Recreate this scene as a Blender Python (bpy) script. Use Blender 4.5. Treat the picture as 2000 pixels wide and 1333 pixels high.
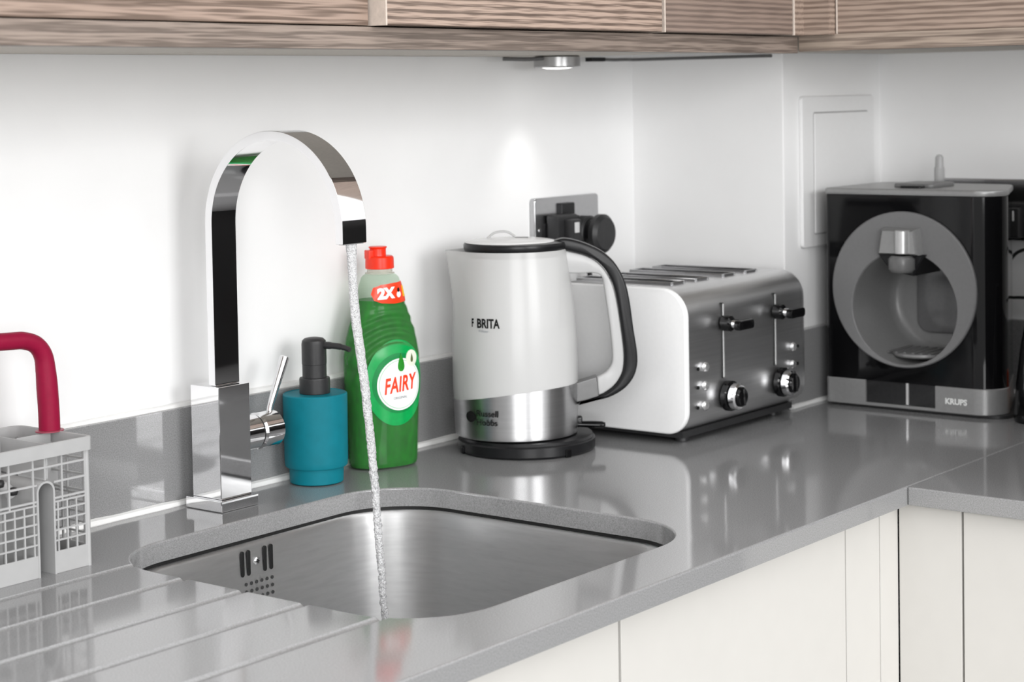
import bpy, bmesh, math, random
from math import sin, cos, pi, radians, sqrt
from mathutils import Vector, Matrix
from mathutils import noise as mnoise

for o in list(bpy.data.objects):
    bpy.data.objects.remove(o, do_unlink=True)
SC = bpy.context.scene
COL = SC.collection
random.seed(4)

# ------------------------------------------------------------------ camera
cam_d = bpy.data.cameras.new('camera')
cam = bpy.data.objects.new('camera', cam_d)
COL.objects.link(cam)
RGT = Vector((0.6150928783712134, -0.7882597381667013, -0.017531005743527357))
DWN = Vector((-0.04662270066758416, -0.014166790233327215, -0.9988121073740276))
FWD = Vector((0.787075012155434, 0.6151795569098901, -0.045464689602752795))
CAM = Vector((-1.8710663635331646, -1.5277536975910306, 0.4345180573791807))
m = Matrix.Identity(4)
for i in range(3):
    m[i][0] = RGT[i]; m[i][1] = -DWN[i]; m[i][2] = -FWD[i]; m[i][3] = CAM[i]
cam.matrix_world = m
cam_d.sensor_width = 36.0
cam_d.lens = 3725.488 / 2000 * 36
cam_d.shift_y = -(666.5 - 348.694) / 2000
cam_d.clip_start = 0.05
cam_d.dof.use_dof = True
cam_d.dof.focus_distance = 1.93
cam_d.dof.aperture_fstop = 9.0
SC.camera = cam

# ------------------------------------------------------------------ world and light
SC.view_settings.view_transform = 'Standard'
SC.view_settings.look = 'None'
SC.view_settings.exposure = 0.0
SC.view_settings.gamma = 1.0
SC.view_settings.use_curve_mapping = False

def node(nt, typ, **kw):
    n = nt.nodes.new(typ)
    for k, v in kw.items():
        setattr(n, k, v)
    return n

W = bpy.data.worlds.new('room_light')
SC.world = W
W.use_nodes = True
nt = W.node_tree
nt.nodes.clear()
out = node(nt, 'ShaderNodeOutputWorld')
bg = node(nt, 'ShaderNodeBackground')
tc = node(nt, 'ShaderNodeTexCoord')
sep = node(nt, 'ShaderNodeSeparateXYZ')
nt.links.new(tc.outputs['Generated'], sep.inputs[0])
rz = node(nt, 'ShaderNodeMapRange')           # floor to ceiling of the surrounding room
rz.inputs['From Min'].default_value = -0.35
rz.inputs['From Max'].default_value = 0.7
rz.inputs['To Min'].default_value = 0.6
rz.inputs['To Max'].default_value = 2.0
rz.interpolation_type = 'SMOOTHSTEP'
nt.links.new(sep.outputs['Z'], rz.inputs['Value'])
dt = node(nt, 'ShaderNodeVectorMath', operation='DOT_PRODUCT')   # the darker end of the room
dt.inputs[1].default_value = Vector((0.72, -0.69, -0.05)).normalized()
nt.links.new(tc.outputs['Generated'], dt.inputs[0])
rd = node(nt, 'ShaderNodeMapRange')
rd.inputs['From Min'].default_value = 0.72
rd.inputs['From Max'].default_value = 0.95
rd.inputs['To Min'].default_value = 1.0
rd.inputs['To Max'].default_value = 0.16
rd.interpolation_type = 'SMOOTHSTEP'
nt.links.new(dt.outputs['Value'], rd.inputs['Value'])
mu = node(nt, 'ShaderNodeMath', operation='MULTIPLY')
nt.links.new(rz.outputs[0], mu.inputs[0])
nt.links.new(rd.outputs[0], mu.inputs[1])
bg.inputs['Color'].default_value = (1, 1, 1, 1)
nt.links.new(mu.outputs[0], bg.inputs['Strength'])
nt.links.new(bg.outputs[0], out.inputs[0])

def area(name, loc, target, sx, sy, power, col=(1, 1, 1)):
    d = bpy.data.lights.new(name, 'AREA')
    d.shape = 'RECTANGLE'; d.size = sx; d.size_y = sy; d.energy = power; d.color = col
    o = bpy.data.objects.new(name, d)
    COL.objects.link(o)
    o.location = loc
    o.rotation_euler = (Vector(target) - Vector(loc)).to_track_quat('-Z', 'Y').to_euler()
    return o
area('assumed_window_light', (-4.6, -4.6, 0.9), (0.4, 0, 0.2), 2.4, 2.0, 134)  # unseen area lamp, for a window assumed behind the camera from the highlights
area('front_fill_light', (-1.1, -4.2, 0.95), (0.5, 0, 0.3), 1.4, 1.3, 72)  # fill lamp added to brighten the right-hand niche, not a known window

# ------------------------------------------------------------------ materials
MATS = {}
def mat(name, col=(0.8, 0.8, 0.8), rough=0.5, metal=0.0, spec=0.5, trans=0.0, ior=1.45, coat=0.0,
        emit=None, noise_amt=0.0, noise_scale=200.0, bump=0.0, stretch=(1, 1, 1)):
    if name in MATS:
        return MATS[name]
    M = bpy.data.materials.new(name)
    M.use_nodes = True
    nt = M.node_tree
    b = nt.nodes['Principled BSDF']
    b.inputs['Base Color'].default_value = (*col, 1)
    b.inputs['Roughness'].default_value = rough
    b.inputs['Metallic'].default_value = metal
    b.inputs['Specular IOR Level'].default_value = spec
    b.inputs['Transmission Weight'].default_value = trans
    b.inputs['IOR'].default_value = ior
    b.inputs['Coat Weight'].default_value = coat
    if emit:
        b.inputs['Emission Color'].default_value = (*emit[0], 1)
        b.inputs['Emission Strength'].default_value = emit[1]
    if noise_amt or bump:
        tcn = node(nt, 'ShaderNodeTexCoord')
        mp = node(nt, 'ShaderNodeMapping')
        mp.inputs['Scale'].default_value = stretch
        nz = node(nt, 'ShaderNodeTexNoise')
        nz.inputs['Scale'].default_value = noise_scale
        nz.inputs['Detail'].default_value = 3
        nt.links.new(tcn.outputs['Object'], mp.inputs[0])
        nt.links.new(mp.outputs[0], nz.inputs['Vector'])
        if noise_amt:
            r = node(nt, 'ShaderNodeMapRange')
            r.inputs['From Min'].default_value = 0.3
            r.inputs['From Max'].default_value = 0.7
            r.inputs['To Min'].default_value = 1 - noise_amt
            r.inputs['To Max'].default_value = 1 + noise_amt
            vm = node(nt, 'ShaderNodeVectorMath', operation='SCALE')
            vm.inputs[0].default_value = col
            nt.links.new(nz.outputs['Fac'], r.inputs['Value'])
            nt.links.new(r.outputs[0], vm.inputs['Scale'])
            nt.links.new(vm.outputs[0], b.inputs['Base Color'])
        if bump:
            bp = node(nt, 'ShaderNodeBump')
            bp.inputs['Strength'].default_value = bump
            bp.inputs['Distance'].default_value = 0.001
            nt.links.new(nz.outputs['Fac'], bp.inputs['Height'])
            nt.links.new(bp.outputs[0], b.inputs['Normal'])
    MATS[name] = M
    return M

def wood(name, axis, light=(0.42, 0.315, 0.25), dark=(0.13, 0.09, 0.07), scale=60.0, dist=3.0, mixn=0.45):
    M = bpy.data.materials.new(name)
    M.use_nodes = True
    nt = M.node_tree
    b = nt.nodes['Principled BSDF']
    tcn = node(nt, 'ShaderNodeTexCoord')
    mp = node(nt, 'ShaderNodeMapping')
    s = [1.0, 1.0, 1.0]
    s[axis] = 0.035
    mp.inputs['Scale'].default_value = s
    nt.links.new(tcn.outputs['Object'], mp.inputs[0])
    wv = node(nt, 'ShaderNodeTexWave', wave_type='BANDS', bands_direction='Z', wave_profile='SIN')
    wv.inputs['Scale'].default_value = scale
    wv.inputs['Distortion'].default_value = dist
    wv.inputs['Detail'].default_value = 1.5
    wv.inputs['Detail Scale'].default_value = 14.0
    wv.inputs['Detail Roughness'].default_value = 0.45
    nt.links.new(mp.outputs[0], wv.inputs['Vector'])
    nz = node(nt, 'ShaderNodeTexNoise')
    nz.inputs['Scale'].default_value = 160
    nz.inputs['Detail'].default_value = 5
    nz.inputs['Roughness'].default_value = 0.7
    nt.links.new(mp.outputs[0], nz.inputs['Vector'])
    mx = node(nt, 'ShaderNodeMix')
    mx.data_type = 'FLOAT'
    mx.inputs[0].default_value = mixn
    nt.links.new(wv.outputs['Fac'], mx.inputs[2])
    nt.links.new(nz.outputs['Fac'], mx.inputs[3])
    cr = node(nt, 'ShaderNodeValToRGB')
    cr.color_ramp.elements[0].position = 0.18
    cr.color_ramp.elements[0].color = (*dark, 1)
    cr.color_ramp.elements[1].position = 0.72
    cr.color_ramp.elements[1].color = (*light, 1)
    nt.links.new(mx.outputs[0], cr.inputs[0])
    nt.links.new(cr.outputs[0], b.inputs['Base Color'])
    bp = node(nt, 'ShaderNodeBump')
    bp.inputs['Strength'].default_value = 0.25
    bp.inputs['Distance'].default_value = 0.001
    nt.links.new(mx.outputs[0], bp.inputs['Height'])
    nt.links.new(bp.outputs[0], b.inputs['Normal'])
    b.inputs['Roughness'].default_value = 0.45
    return M

WOODX = wood('wood_grain_along_back', 0, (0.38, 0.285, 0.23), (0.085, 0.057, 0.043), 46, 3.2, 0.42)
WOODX2 = wood('wood_grain_filler', 0, (0.24, 0.18, 0.148), (0.10, 0.072, 0.06), 50, 2, 0.55)
WOODL = wood('wood_grain_broad', 0, (0.32, 0.235, 0.188), (0.10, 0.066, 0.048), 22, 6, 0.5)
WOODP = wood('wood_grain_rail', 0, (0.27, 0.215, 0.18), (0.075, 0.055, 0.044), 30, 5, 0.6)
WOODY = wood('wood_grain_return', 1, (0.34, 0.26, 0.21), (0.13, 0.09, 0.07), 46, 2.5, 0.5)
WOODYP = wood('wood_grain_return_rail', 1, (0.36, 0.29, 0.235), (0.11, 0.08, 0.064), 26, 4, 0.6)
EDGE = mat('door_edge_band', (0.55, 0.47, 0.41), 0.5, noise_amt=0.08)
UNDER = mat('cabinet_underside', (0.50, 0.46, 0.41), 0.6, noise_amt=0.05)
PLASTER = mat('white_plaster', (0.86, 0.86, 0.86), 0.75, noise_amt=0.012, noise_scale=12, bump=0.03)
STONE = mat('grey_quartz', (0.25, 0.25, 0.252), 0.085, spec=0.5, ior=1.65, noise_amt=0.22, noise_scale=800)
#STONE_E = mat('grey_quartz_honed', (0.30, 0.30, 0.302), 0.35, spec=0.5, noise_amt=0.16, noise_scale=900)
CAULK = mat('white_sealant', (0.82, 0.82, 0.81), 0.4, noise_amt=0.03, noise_scale=60)
CREAM = mat('cream_lacquer', (0.56, 0.546, 0.52), 0.30, noise_amt=0.01, noise_scale=30)
GAPM = mat('dark_gap', (0.02, 0.02, 0.02), 0.8, noise_amt=0.1)
CHROME = mat('polished_chrome', (0.86, 0.86, 0.87), 0.045, 1.0, noise_amt=0.02, noise_scale=20)
CHROME_D = mat('dark_chrome', (0.45, 0.45, 0.46), 0.1, 1.0, noise_amt=0.02, noise_scale=20)
STEEL = mat('brushed_steel', (0.74, 0.74, 0.745), 0.36, 1.0, noise_amt=0.06, noise_scale=90, bump=0.10, stretch=(0.05, 1, 3))
STEEL_V = mat('brushed_steel_body', (0.50, 0.50, 0.505), 0.36, 1.0, noise_amt=0.05, noise_scale=120, bump=0.08, stretch=(0.05, 0.05, 3))
SINKM = mat('sink_steel', (0.95, 0.95, 0.95), 0.45, 1.0, noise_amt=0.05, noise_scale=60, bump=0.06, stretch=(0.4, 0.4, 3))
def aniso(M, amt, rot=0.0):
    nt = M.node_tree; b = nt.nodes['Principled BSDF']
    tg = node(nt, 'ShaderNodeTangent', direction_type='RADIAL', axis='Z')
    nt.links.new(tg.outputs[0], b.inputs['Tangent'])
    b.inputs['Anisotropic'].default_value = amt
    b.inputs['Anisotropic Rotation'].default_value = rot
aniso(SINKM, 0.9, 0.25); aniso(STEEL_V, 0.8, 0.25)
BLACKP = mat('black_plastic', (0.010, 0.010, 0.011), 0.30, spec=0.3, noise_amt=0.1)
BLACKG = mat('black_gloss', (0.004, 0.004, 0.0045), 0.06, spec=0.35, coat=0.0, noise_amt=0.1)
BLACKM = mat('black_matt', (0.022, 0.022, 0.023), 0.45, noise_amt=0.1)
GREYP = mat('grey_plastic', (0.40, 0.40, 0.40), 0.42, noise_amt=0.03, noise_scale=60)
GREYP_D = mat('dark_grey_plastic', (0.16, 0.16, 0.16), 0.35, noise_amt=0.04)
GREYR = mat('ring_grey', (0.17, 0.17, 0.172), 0.42, noise_amt=0.03)
SILVERP = mat('silver_plastic', (0.30, 0.30, 0.30), 0.33, 0.35, noise_amt=0.04)
WHITEP = mat('white_gloss_plastic', (0.82, 0.82, 0.82), 0.2, noise_amt=0.01)
CRIM = mat('crimson_rubber', (0.26, 0.004, 0.035), 0.5, spec=0.25, noise_amt=0.05)
TEAL = mat('teal_soft_touch', (0.002, 0.17, 0.22), 0.55, spec=0.25, noise_amt=0.05, noise_scale=80)
RED = mat('red_cap', (0.86, 0.03, 0.006), 0.32, noise_amt=0.04)
LRED = mat('label_red', (0.85, 0.05, 0.01), 0.3, noise_amt=0.02)
LGREEN = mat('label_green', (0.0, 0.33, 0.07), 0.28, noise_amt=0.06)
LDGREEN = mat('label_dark_green', (0.0, 0.12, 0.03), 0.28, noise_amt=0.06)
LWHITE = mat('label_white', (0.86, 0.87, 0.86), 0.3, noise_amt=0.01)
LYELLOW = mat('label_yellow', (0.95, 0.55, 0.01), 0.3, noise_amt=0.02)
INK = mat('dark_ink', (0.012, 0.012, 0.012), 0.7, spec=0.1, noise_amt=0.02)
INKG = mat('grey_ink', (0.30, 0.32, 0.34), 0.5, noise_amt=0.02)
LINER = mat('cable_black', (0.015, 0.015, 0.015), 0.5, noise_amt=0.05)

def glassy(name, col, t, rough=0.08, ior=1.4):
    """thin clear plastic: see-through body with a glossy skin"""
    M = bpy.data.materials.new(name); M.use_nodes = True
    nt = M.node_tree
    b = nt.nodes['Principled BSDF']
    b.inputs['Base Color'].default_value = (*col, 1)
    b.inputs['Roughness'].default_value = rough
    b.inputs['IOR'].default_value = ior
    tr = node(nt, 'ShaderNodeBsdfTransparent')
    tr.inputs[0].default_value = (*[min(1, c * 0.3 + 0.7) for c in col], 1)
    mx = node(nt, 'ShaderNodeMixShader')
    nz = node(nt, 'ShaderNodeTexNoise'); nz.inputs['Scale'].default_value = 9
    tcn = node(nt, 'ShaderNodeTexCoord'); nt.links.new(tcn.outputs['Object'], nz.inputs['Vector'])
    r = node(nt, 'ShaderNodeMapRange')
    r.inputs['To Min'].default_value = t - 0.04; r.inputs['To Max'].default_value = t + 0.04
    nt.links.new(nz.outputs['Fac'], r.inputs['Value'])
    nt.links.new(r.outputs[0], mx.inputs[0])
    nt.links.new(b.outputs[0], mx.inputs[1])
    nt.links.new(tr.outputs[0], mx.inputs[2])
    nt.links.new(mx.outputs[0], nt.nodes['Material Output'].inputs[0])
    return M
FROST = glassy('frosted_plastic', (0.66, 0.66, 0.655), 0.30, 0.22)
FROSTH = glassy('frosted_handle_plastic', (0.56, 0.56, 0.56), 0.18, 0.25)
SHELL = glassy('clear_bottle_plastic', (0.35, 0.55, 0.35), 0.91, 0.05, 1.45)
NECKM = glassy('clear_neck_plastic', (0.62, 0.60, 0.50), 0.62, 0.07)
CLEARP = glassy('clear_tank_plastic', (0.5, 0.5, 0.5), 0.45, 0.1)

def liquid_mat():
    M = bpy.data.materials.new('green_washing_up_liquid'); M.use_nodes = True
    nt = M.node_tree
    b = nt.nodes['Principled BSDF']
    b.inputs['Base Color'].default_value = (0.0, 0.42, 0.02, 1)
    b.inputs['Roughness'].default_value = 0.06
    b.inputs['Transmission Weight'].default_value = 0.45
    b.inputs['IOR'].default_value = 1.36
    b.inputs['Specular IOR Level'].default_value = 0.0
    nz = node(nt, 'ShaderNodeTexNoise'); nz.inputs['Scale'].default_value = 14
    cr = node(nt, 'ShaderNodeValToRGB')
    cr.color_ramp.elements[0].color = (0.0, 0.11, 0.003, 1)
    cr.color_ramp.elements[1].color = (0.0, 0.42, 0.008, 1)
    nt.links.new(nz.outputs['Fac'], cr.inputs[0]); nt.links.new(cr.outputs[0], b.inputs['Base Color'])
    return M
LIQUID = liquid_mat()

def water_mat():
    M = bpy.data.materials.new('running_water'); M.use_nodes = True
    nt = M.node_tree
    b = nt.nodes['Principled BSDF']
    b.inputs['Base Color'].default_value = (0.80, 0.80, 0.81, 1)
    b.inputs['Roughness'].default_value = 0.08
    b.inputs['Transmission Weight'].default_value = 0.38
    b.inputs['IOR'].default_value = 1.33
    tcn = node(nt, 'ShaderNodeTexCoord')
    nz = node(nt, 'ShaderNodeTexNoise'); nz.inputs['Scale'].default_value = 420; nz.inputs['Detail'].default_value = 2
    nt.links.new(tcn.outputs['Object'], nz.inputs['Vector'])
    bp = node(nt, 'ShaderNodeBump'); bp.inputs['Strength'].default_value = 0.8; bp.inputs['Distance'].default_value = 0.004
    nt.links.new(nz.outputs['Fac'], bp.inputs['Height'])
    nt.links.new(bp.outputs[0], b.inputs['Normal'])
    n2 = node(nt, 'ShaderNodeTexNoise'); n2.inputs['Scale'].default_value = 900; n2.inputs['Detail'].default_value = 1
    nt.links.new(tcn.outputs['Object'], n2.inputs['Vector'])
    cr = node(nt, 'ShaderNodeValToRGB')
    cr.color_ramp.elements[0].position = 0.36; cr.color_ramp.elements[0].color = (0.52, 0.52, 0.53, 1)
    cr.color_ramp.elements[1].position = 0.50; cr.color_ramp.elements[1].color = (0.86, 0.86, 0.87, 1)
    nt.links.new(n2.outputs['Fac'], cr.inputs[0]); nt.links.new(cr.outputs[0], b.inputs['Base Color'])
    return M
WATER = water_mat()

# ------------------------------------------------------------------ helpers
def link(name, me, material, parent=None, smooth=None):
    o = bpy.data.objects.new(name, me)
    COL.objects.link(o)
    if material is not None:
        for mm in (material if isinstance(material, (list, tuple)) else [material]):
            me.materials.append(mm)
    if parent is not None:
        o.parent = parent
    if smooth is not None:
        for p in me.polygons:
            p.use_smooth = True
        if smooth < 180:
            me.set_sharp_from_angle(angle=radians(smooth))
        if smooth <= 45:
            weigh(o)
    return o

def weigh(o):
    md = o.modifiers.new('even_faces', 'WEIGHTED_NORMAL')
    md.keep_sharp = True; md.weight = 100; md.mode = 'FACE_AREA'

def fin(name, bm, material, parent=None, smooth=35, off=None):
    """bmesh (built in world coordinates unless the parent is turned) -> object"""
    bmesh.ops.recalc_face_normals(bm, faces=bm.faces)
    if off is not None:
        bmesh.ops.translate(bm, verts=bm.verts, vec=-Vector(off))
    me = bpy.data.meshes.new(name)
    bm.to_mesh(me); bm.free()
    return link(name, me, material, parent, smooth)

def tag(o, label=None, cat=None, group=None, kind=None):
    if label: o['label'] = label
    if cat: o['category'] = cat
    if group: o['group'] = group
    if kind: o['kind'] = kind
    return o

def thing(name, label, cat, loc=(0, 0, 0), rz=0.0, group=None):
    o = bpy.data.objects.new(name, None)
    COL.objects.link(o)
    o.empty_display_size = 0.05
    o.location = loc; o.rotation_euler = (0, 0, rz)
    return tag(o, label, cat, group)

def box(bm, x0, x1, y0, y1, z0, z1, bev=0.0, seg=2):
    r = bmesh.ops.create_cube(bm, size=1.0)
    vs = r['verts']
    bmesh.ops.scale(bm, verts=vs, vec=(x1 - x0, y1 - y0, z1 - z0))
    bmesh.ops.translate(bm, verts=vs, vec=((x0 + x1) / 2, (y0 + y1) / 2, (z0 + z1) / 2))
    if bev > 0:
        es = list({e for v in vs for e in v.link_edges})
        bmesh.ops.bevel(bm, geom=es, offset=bev, segments=seg, profile=0.5, affect='EDGES')
    return bm

def B(*a, **k):
    return box(bmesh.new(), *a, **k)

def lathe(bm, prof, n=48, c=(0, 0, 0), caps=True, sx=1.0, sy=1.0):
    rings = []
    for r, z in prof:
        rings.append([bm.verts.new((c[0] + sx * r * cos(2 * pi * i / n), c[1] + sy * r * sin(2 * pi * i / n), c[2] + z)) for i in range(n)])
    for a, b in zip(rings, rings[1:]):
        for i in range(n):
            bm.faces.new((a[i], a[(i + 1) % n], b[(i + 1) % n], b[i]))
    if caps:
        bm.faces.new(rings[0][::-1]); bm.faces.new(rings[-1])
    return bm

def loft(bm, rings, caps=(True, True)):
    vr = [[bm.verts.new(p) for p in r] for r in rings]
    n = len(vr[0])
    for a, b in zip(vr, vr[1:]):
        for i in range(n):
            bm.faces.new((a[i], a[(i + 1) % n], b[(i + 1) % n], b[i]))
    if caps[0]: bm.faces.new(vr[0][::-1])
    if caps[1]: bm.faces.new(vr[-1])
    return vr

def tube(bm, pts, rad, n=12, flat=1.0, caps=True):
    """swept round tube; rad a number or a list"""
    pts = [Vector(p) for p in pts]
    rings = []
    up = None
    for i, p in enumerate(pts):
        t = (pts[min(i + 1, len(pts) - 1)] - pts[max(i - 1, 0)]).normalized()
        if up is None:
            up = Vector((0, 0, 1)) if abs(t.z) < 0.9 else Vector((1, 0, 0))
        s = t.cross(up).normalized(); up = s.cross(t).normalized()
        r = rad[i] if isinstance(rad, (list, tuple)) else rad
        rings.append([p + s * (r * cos(2 * pi * k / n)) + up * (r * flat * sin(2 * pi * k / n)) for k in range(n)])
    loft(bm, rings, (caps, caps))
    return bm

def cyl(bm, a, b, r, n=24, bev=0.0):
    a = Vector(a); b = Vector(b)
    d = (b - a); L = d.length; d.normalize()
    if bev > 0:
        tube(bm, [a, a + d * 1e-5, a + d * bev, b - d * bev, b - d * 1e-5, b],
             [r - bev, r - bev, r, r, r - bev, r - bev], n)
    else:
        tube(bm, [a, b], r, n)
    return bm

def bez(pts, k=8):
    """catmull-rom through the given points"""
    P = [Vector(p) for p in pts]
    P = [P[0] * 2 - P[1]] + P + [P[-1] * 2 - P[-2]]
    o = []
    for i in range(1, len(P) - 2):
        for j in range(k):
            t = j / k
            a, b, c, d = P[i - 1], P[i], P[i + 1], P[i + 2]
            o.append(0.5 * ((2 * b) + (c - a) * t + (2 * a - 5 * b + 4 * c - d) * t * t + (3 * b - a - 3 * c + d) * t ** 3))
    o.append(P[-2])
    return o

def rrect(x0, x1, y0, y1, r, k=8, cut=None):
    """rounded rectangle points, counter clockwise; r one number or four (bl, br, tr, tl)"""
    R = r if isinstance(r, (list, tuple)) else (r,) * 4
    cs = [(x0 + R[0], y0 + R[0], pi, R[0]), (x1 - R[1], y0 + R[1], 1.5 * pi, R[1]),
          (x1 - R[2], y1 - R[2], 0.0, R[2]), (x0 + R[3], y1 - R[3], 0.5 * pi, R[3])]
    o = []
    for cx, cy, a, rr in cs:
        for i in range(k + 1):
            t = a + 0.5 * pi * i / k
            o.append((cx + rr * cos(t), cy + rr * sin(t)))
    return o

def prism(bm, pts, h0, h1, axis='z', bev=0.0, seg=2):
    """extrude a 2D outline. axis z: (x,y); axis x: (y,z); axis y: (x,z)"""
    def P(p, h):
        return {'z': (p[0], p[1], h), 'x': (h, p[0], p[1]), 'y': (p[0], h, p[1])}[axis]
    a = [bm.verts.new(P(p, h0)) for p in pts]
    b = [bm.verts.new(P(p, h1)) for p in pts]
    n = len(pts)
    side = []
    for i in range(n):
        side.append(bm.faces.new((a[i], a[(i + 1) % n], b[(i + 1) % n], b[i])))
    fa = bm.faces.new(a[::-1]); fb = bm.faces.new(b)
    if bev > 0:
        bmesh.ops.recalc_face_normals(bm, faces=side + [fa, fb])
        es = list(set(fa.edges) | set(fb.edges))
        bmesh.ops.bevel(bm, geom=es, offset=bev, segments=seg, profile=0.5, affect='EDGES')
    return bm

def boolean(ob, cutters, op='DIFFERENCE', smooth=35):
    """cut ob's mesh by the given bmeshes and keep the result as plain mesh"""
    ob.modifiers.clear()
    for c in cutters:
        bmesh.ops.recalc_face_normals(c, faces=c.faces)
        me = bpy.data.meshes.new('cut'); c.to_mesh(me); c.free()
        co = bpy.data.objects.new('cut', me); COL.objects.link(co)
        co.matrix_world = ob.matrix_world if ob.parent is None else Matrix.Identity(4)
        if ob.parent is not None:
            co.parent = ob.parent
        md = ob.modifiers.new('b', 'BOOLEAN')
        md.operation = op; md.object = co; md.solver = 'EXACT'
        bpy.context.view_layer.update()
        dg = bpy.context.evaluated_depsgraph_get()
        new = bpy.data.meshes.new_from_object(ob.evaluated_get(dg))
        ob.modifiers.clear()
        old = ob.data; ob.data = new; new.name = ob.name
        bpy.data.meshes.remove(old)
        bpy.data.objects.remove(co); bpy.data.meshes.remove(me)
    for p in ob.data.polygons: p.use_smooth = True
    ob.data.set_sharp_from_angle(angle=radians(smooth))
    weigh(ob)
    return ob

def text_bm(body, size, sx=1.0, bold=0.0, ext=0.0002, align='CENTER', space=1.0):
    c = bpy.data.curves.new('t', 'FONT')
    c.body = body; c.size = size; c.align_x = align; c.align_y = 'CENTER'
    c.extrude = ext; c.offset = bold; c.space_character = space; c.resolution_u = 3
    o = bpy.data.objects.new('t', c); COL.objects.link(o)
    bpy.context.view_layer.update()
    dg = bpy.context.evaluated_depsgraph_get()
    me = bpy.data.meshes.new_from_object(o.evaluated_get(dg))
    bm = bmesh.new(); bm.from_mesh(me)
    bpy.data.objects.remove(o); bpy.data.curves.remove(c); bpy.data.meshes.remove(me)
    bmesh.ops.scale(bm, verts=bm.verts, vec=(sx, 1, 1))
    return bm

def subdiv_long(bm, L):
    for _ in range(4):
        es = [e for e in bm.edges if e.calc_length() > L]
        if not es: break
        bmesh.ops.subdivide_edges(bm, edges=es, cuts=1)
        bmesh.ops.triangulate(bm, faces=[f for f in bm.faces if len(f.verts) > 3])

# ------------------------------------------------------------------ the setting
WY = 0.013
def struct(name, bm, material, smooth=35):
    return tag(fin(name, bm, material, None, smooth), kind='structure')

struct('floor', B(-5, 4, -5, 0.2, -0.94, -0.90), mat('floor_tiles', (0.35, 0.35, 0.34), 0.4, noise_amt=0.05, noise_scale=4))
struct('wall_back', B(-3.2, 0.383, WY, WY + 0.12, -0.9, 1.6), PLASTER)
struct('wall_pillar', B(0.383, 0.75, -0.232, WY + 0.12, -0.9, 1.6, bev=0.003), PLASTER)
struct('wall_right', B(0.666, 0.80, -3.2, -0.232, -0.9, 1.6), PLASTER)

# upstand along the foot of the walls (trim) and its sealant beads
UZ = 0.103
def upstand_bm(x0, x1, y0, y1):
    bm = bmesh.new(); box(bm, x0, x1, y0, y1, 0.0005, UZ, 0.0012, 2); return bm
struct('trim_1', upstand_bm(-2.2, 0.369, 0.0, WY), STONE)
struct('trim_2', upstand_bm(0.370, 0.383, -0.245, WY), STONE)
struct('trim_3', upstand_bm(0.3835, 0.652, -0.245, -0.232), STONE)
struct('trim_4', upstand_bm(0.653, 0.666, -0.819, -0.245), STONE)
def bead(pts, r, seed=0):
    bm = bmesh.new()
    P = []
    for i in range(len(pts) - 1):
        a = Vector(pts[i]); b = Vector(pts[i + 1])
        n = max(2, int((b - a).length / 0.01))
        P += [a.lerp(b, k / n) for k in range(n)]
    P.append(Vector(pts[-1]))
    rr = [r * (1 + 0.25 * mnoise.noise(p * 25 + Vector((seed, 0, 0)))) for p in P]
    tube(bm, P, rr, 8)
    return bm
struct('trim_5', bead([(-2.2, -0.0005, 0.001), (0.368, -0.0005, 0.001)], 0.0052), CAULK)
struct('trim_6', bead([(-2.2, WY - 0.004, UZ + 0.0005), (0.366, WY - 0.004, UZ + 0.0005)], 0.0042, 5), CAULK)
struct('trim_7', bead([(0.373, -0.246, 0.001), (0.652, -0.246, 0.001), (0.652, -0.815, 0.001)], 0.004, 7), CAULK)

# ------------------------------------------------------------------ worktops
SX0, SX1, SY0, SY1, SR = -0.712, -0.287, -0.527, -0.111, (0.085, 0.085, 0.085, 0.085)
def worktop_main():
    bm = bmesh.new()
    o = [(-2.2, -0.600), (0.6655, -0.600), (0.6655, -0.2452), (0.3695, -0.2452), (0.3695, 0.0), (-2.2, 0.0)]
    hpts = rrect(SX0, SX1, SY0, SY1, SR, 14)
    ov = [bm.verts.new((x, y, 0)) for x, y in o]
    hv = [bm.verts.new((x, y, 0)) for x, y in hpts]
    es = [bm.edges.new((ov[i], ov[(i + 1) % len(ov)])) for i in range(len(ov))]
    es += [bm.edges.new((hv[i], hv[(i + 1) % len(hv)])) for i in range(len(hv))]
    bmesh.ops.triangle_fill(bm, use_beauty=True, edges=es)
    r = bmesh.ops.extrude_face_region(bm, geom=list(bm.faces))
    vs = [g for g in r['geom'] if isinstance(g, bmesh.types.BMVert)]
    bmesh.ops.translate(bm, verts=vs, vec=(0, 0, -0.0205))
    bmesh.ops.recalc_face_normals(bm, faces=bm.faces)
    def keep(e):
        a, b = e.verts
        if abs(a.co.z) > 1e-5 or abs(b.co.z) > 1e-5: return False
        if len(e.link_faces) != 2: return False
        n = [f.normal.z for f in e.link_faces]
        if not (max(n) > 0.9 and min(n) < 0.5): return False
        if a.co.y > -0.02 and b.co.y > -0.02 : return False
        return True
    bmesh.ops.bevel(bm, geom=[e for e in bm.edges if keep(e)], offset=0.0022, segments=3, profile=0.5, affect='EDGES')
    return bm
wt = fin('worktop', worktop_main(), STONE, None, 30)
tag(wt, 'long grey speckled quartz worktop with the sink cut-out and drainer grooves', 'worktop')
cuts = []
for y in (-0.162, -0.239, -0.315, -0.390, -0.473):
    c = bmesh.new()
    tube(c, [(-1.45, y, 0.0045), (-1.445, y, 0.0040), (-0.80, y, 0.0034), (-0.69, y, 0.0026)], 0.0068, 20)
    cuts.append(c)
boolean(wt, cuts, smooth=40)

bm = B(0.0, 0.6655, -0.819, -0.6006, -0.0205, 0.0, bev=0.002)
tag(fin('worktop', bm, STONE), 'shorter grey quartz worktop leg running off the right edge beyond the seam', 'worktop')

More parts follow.
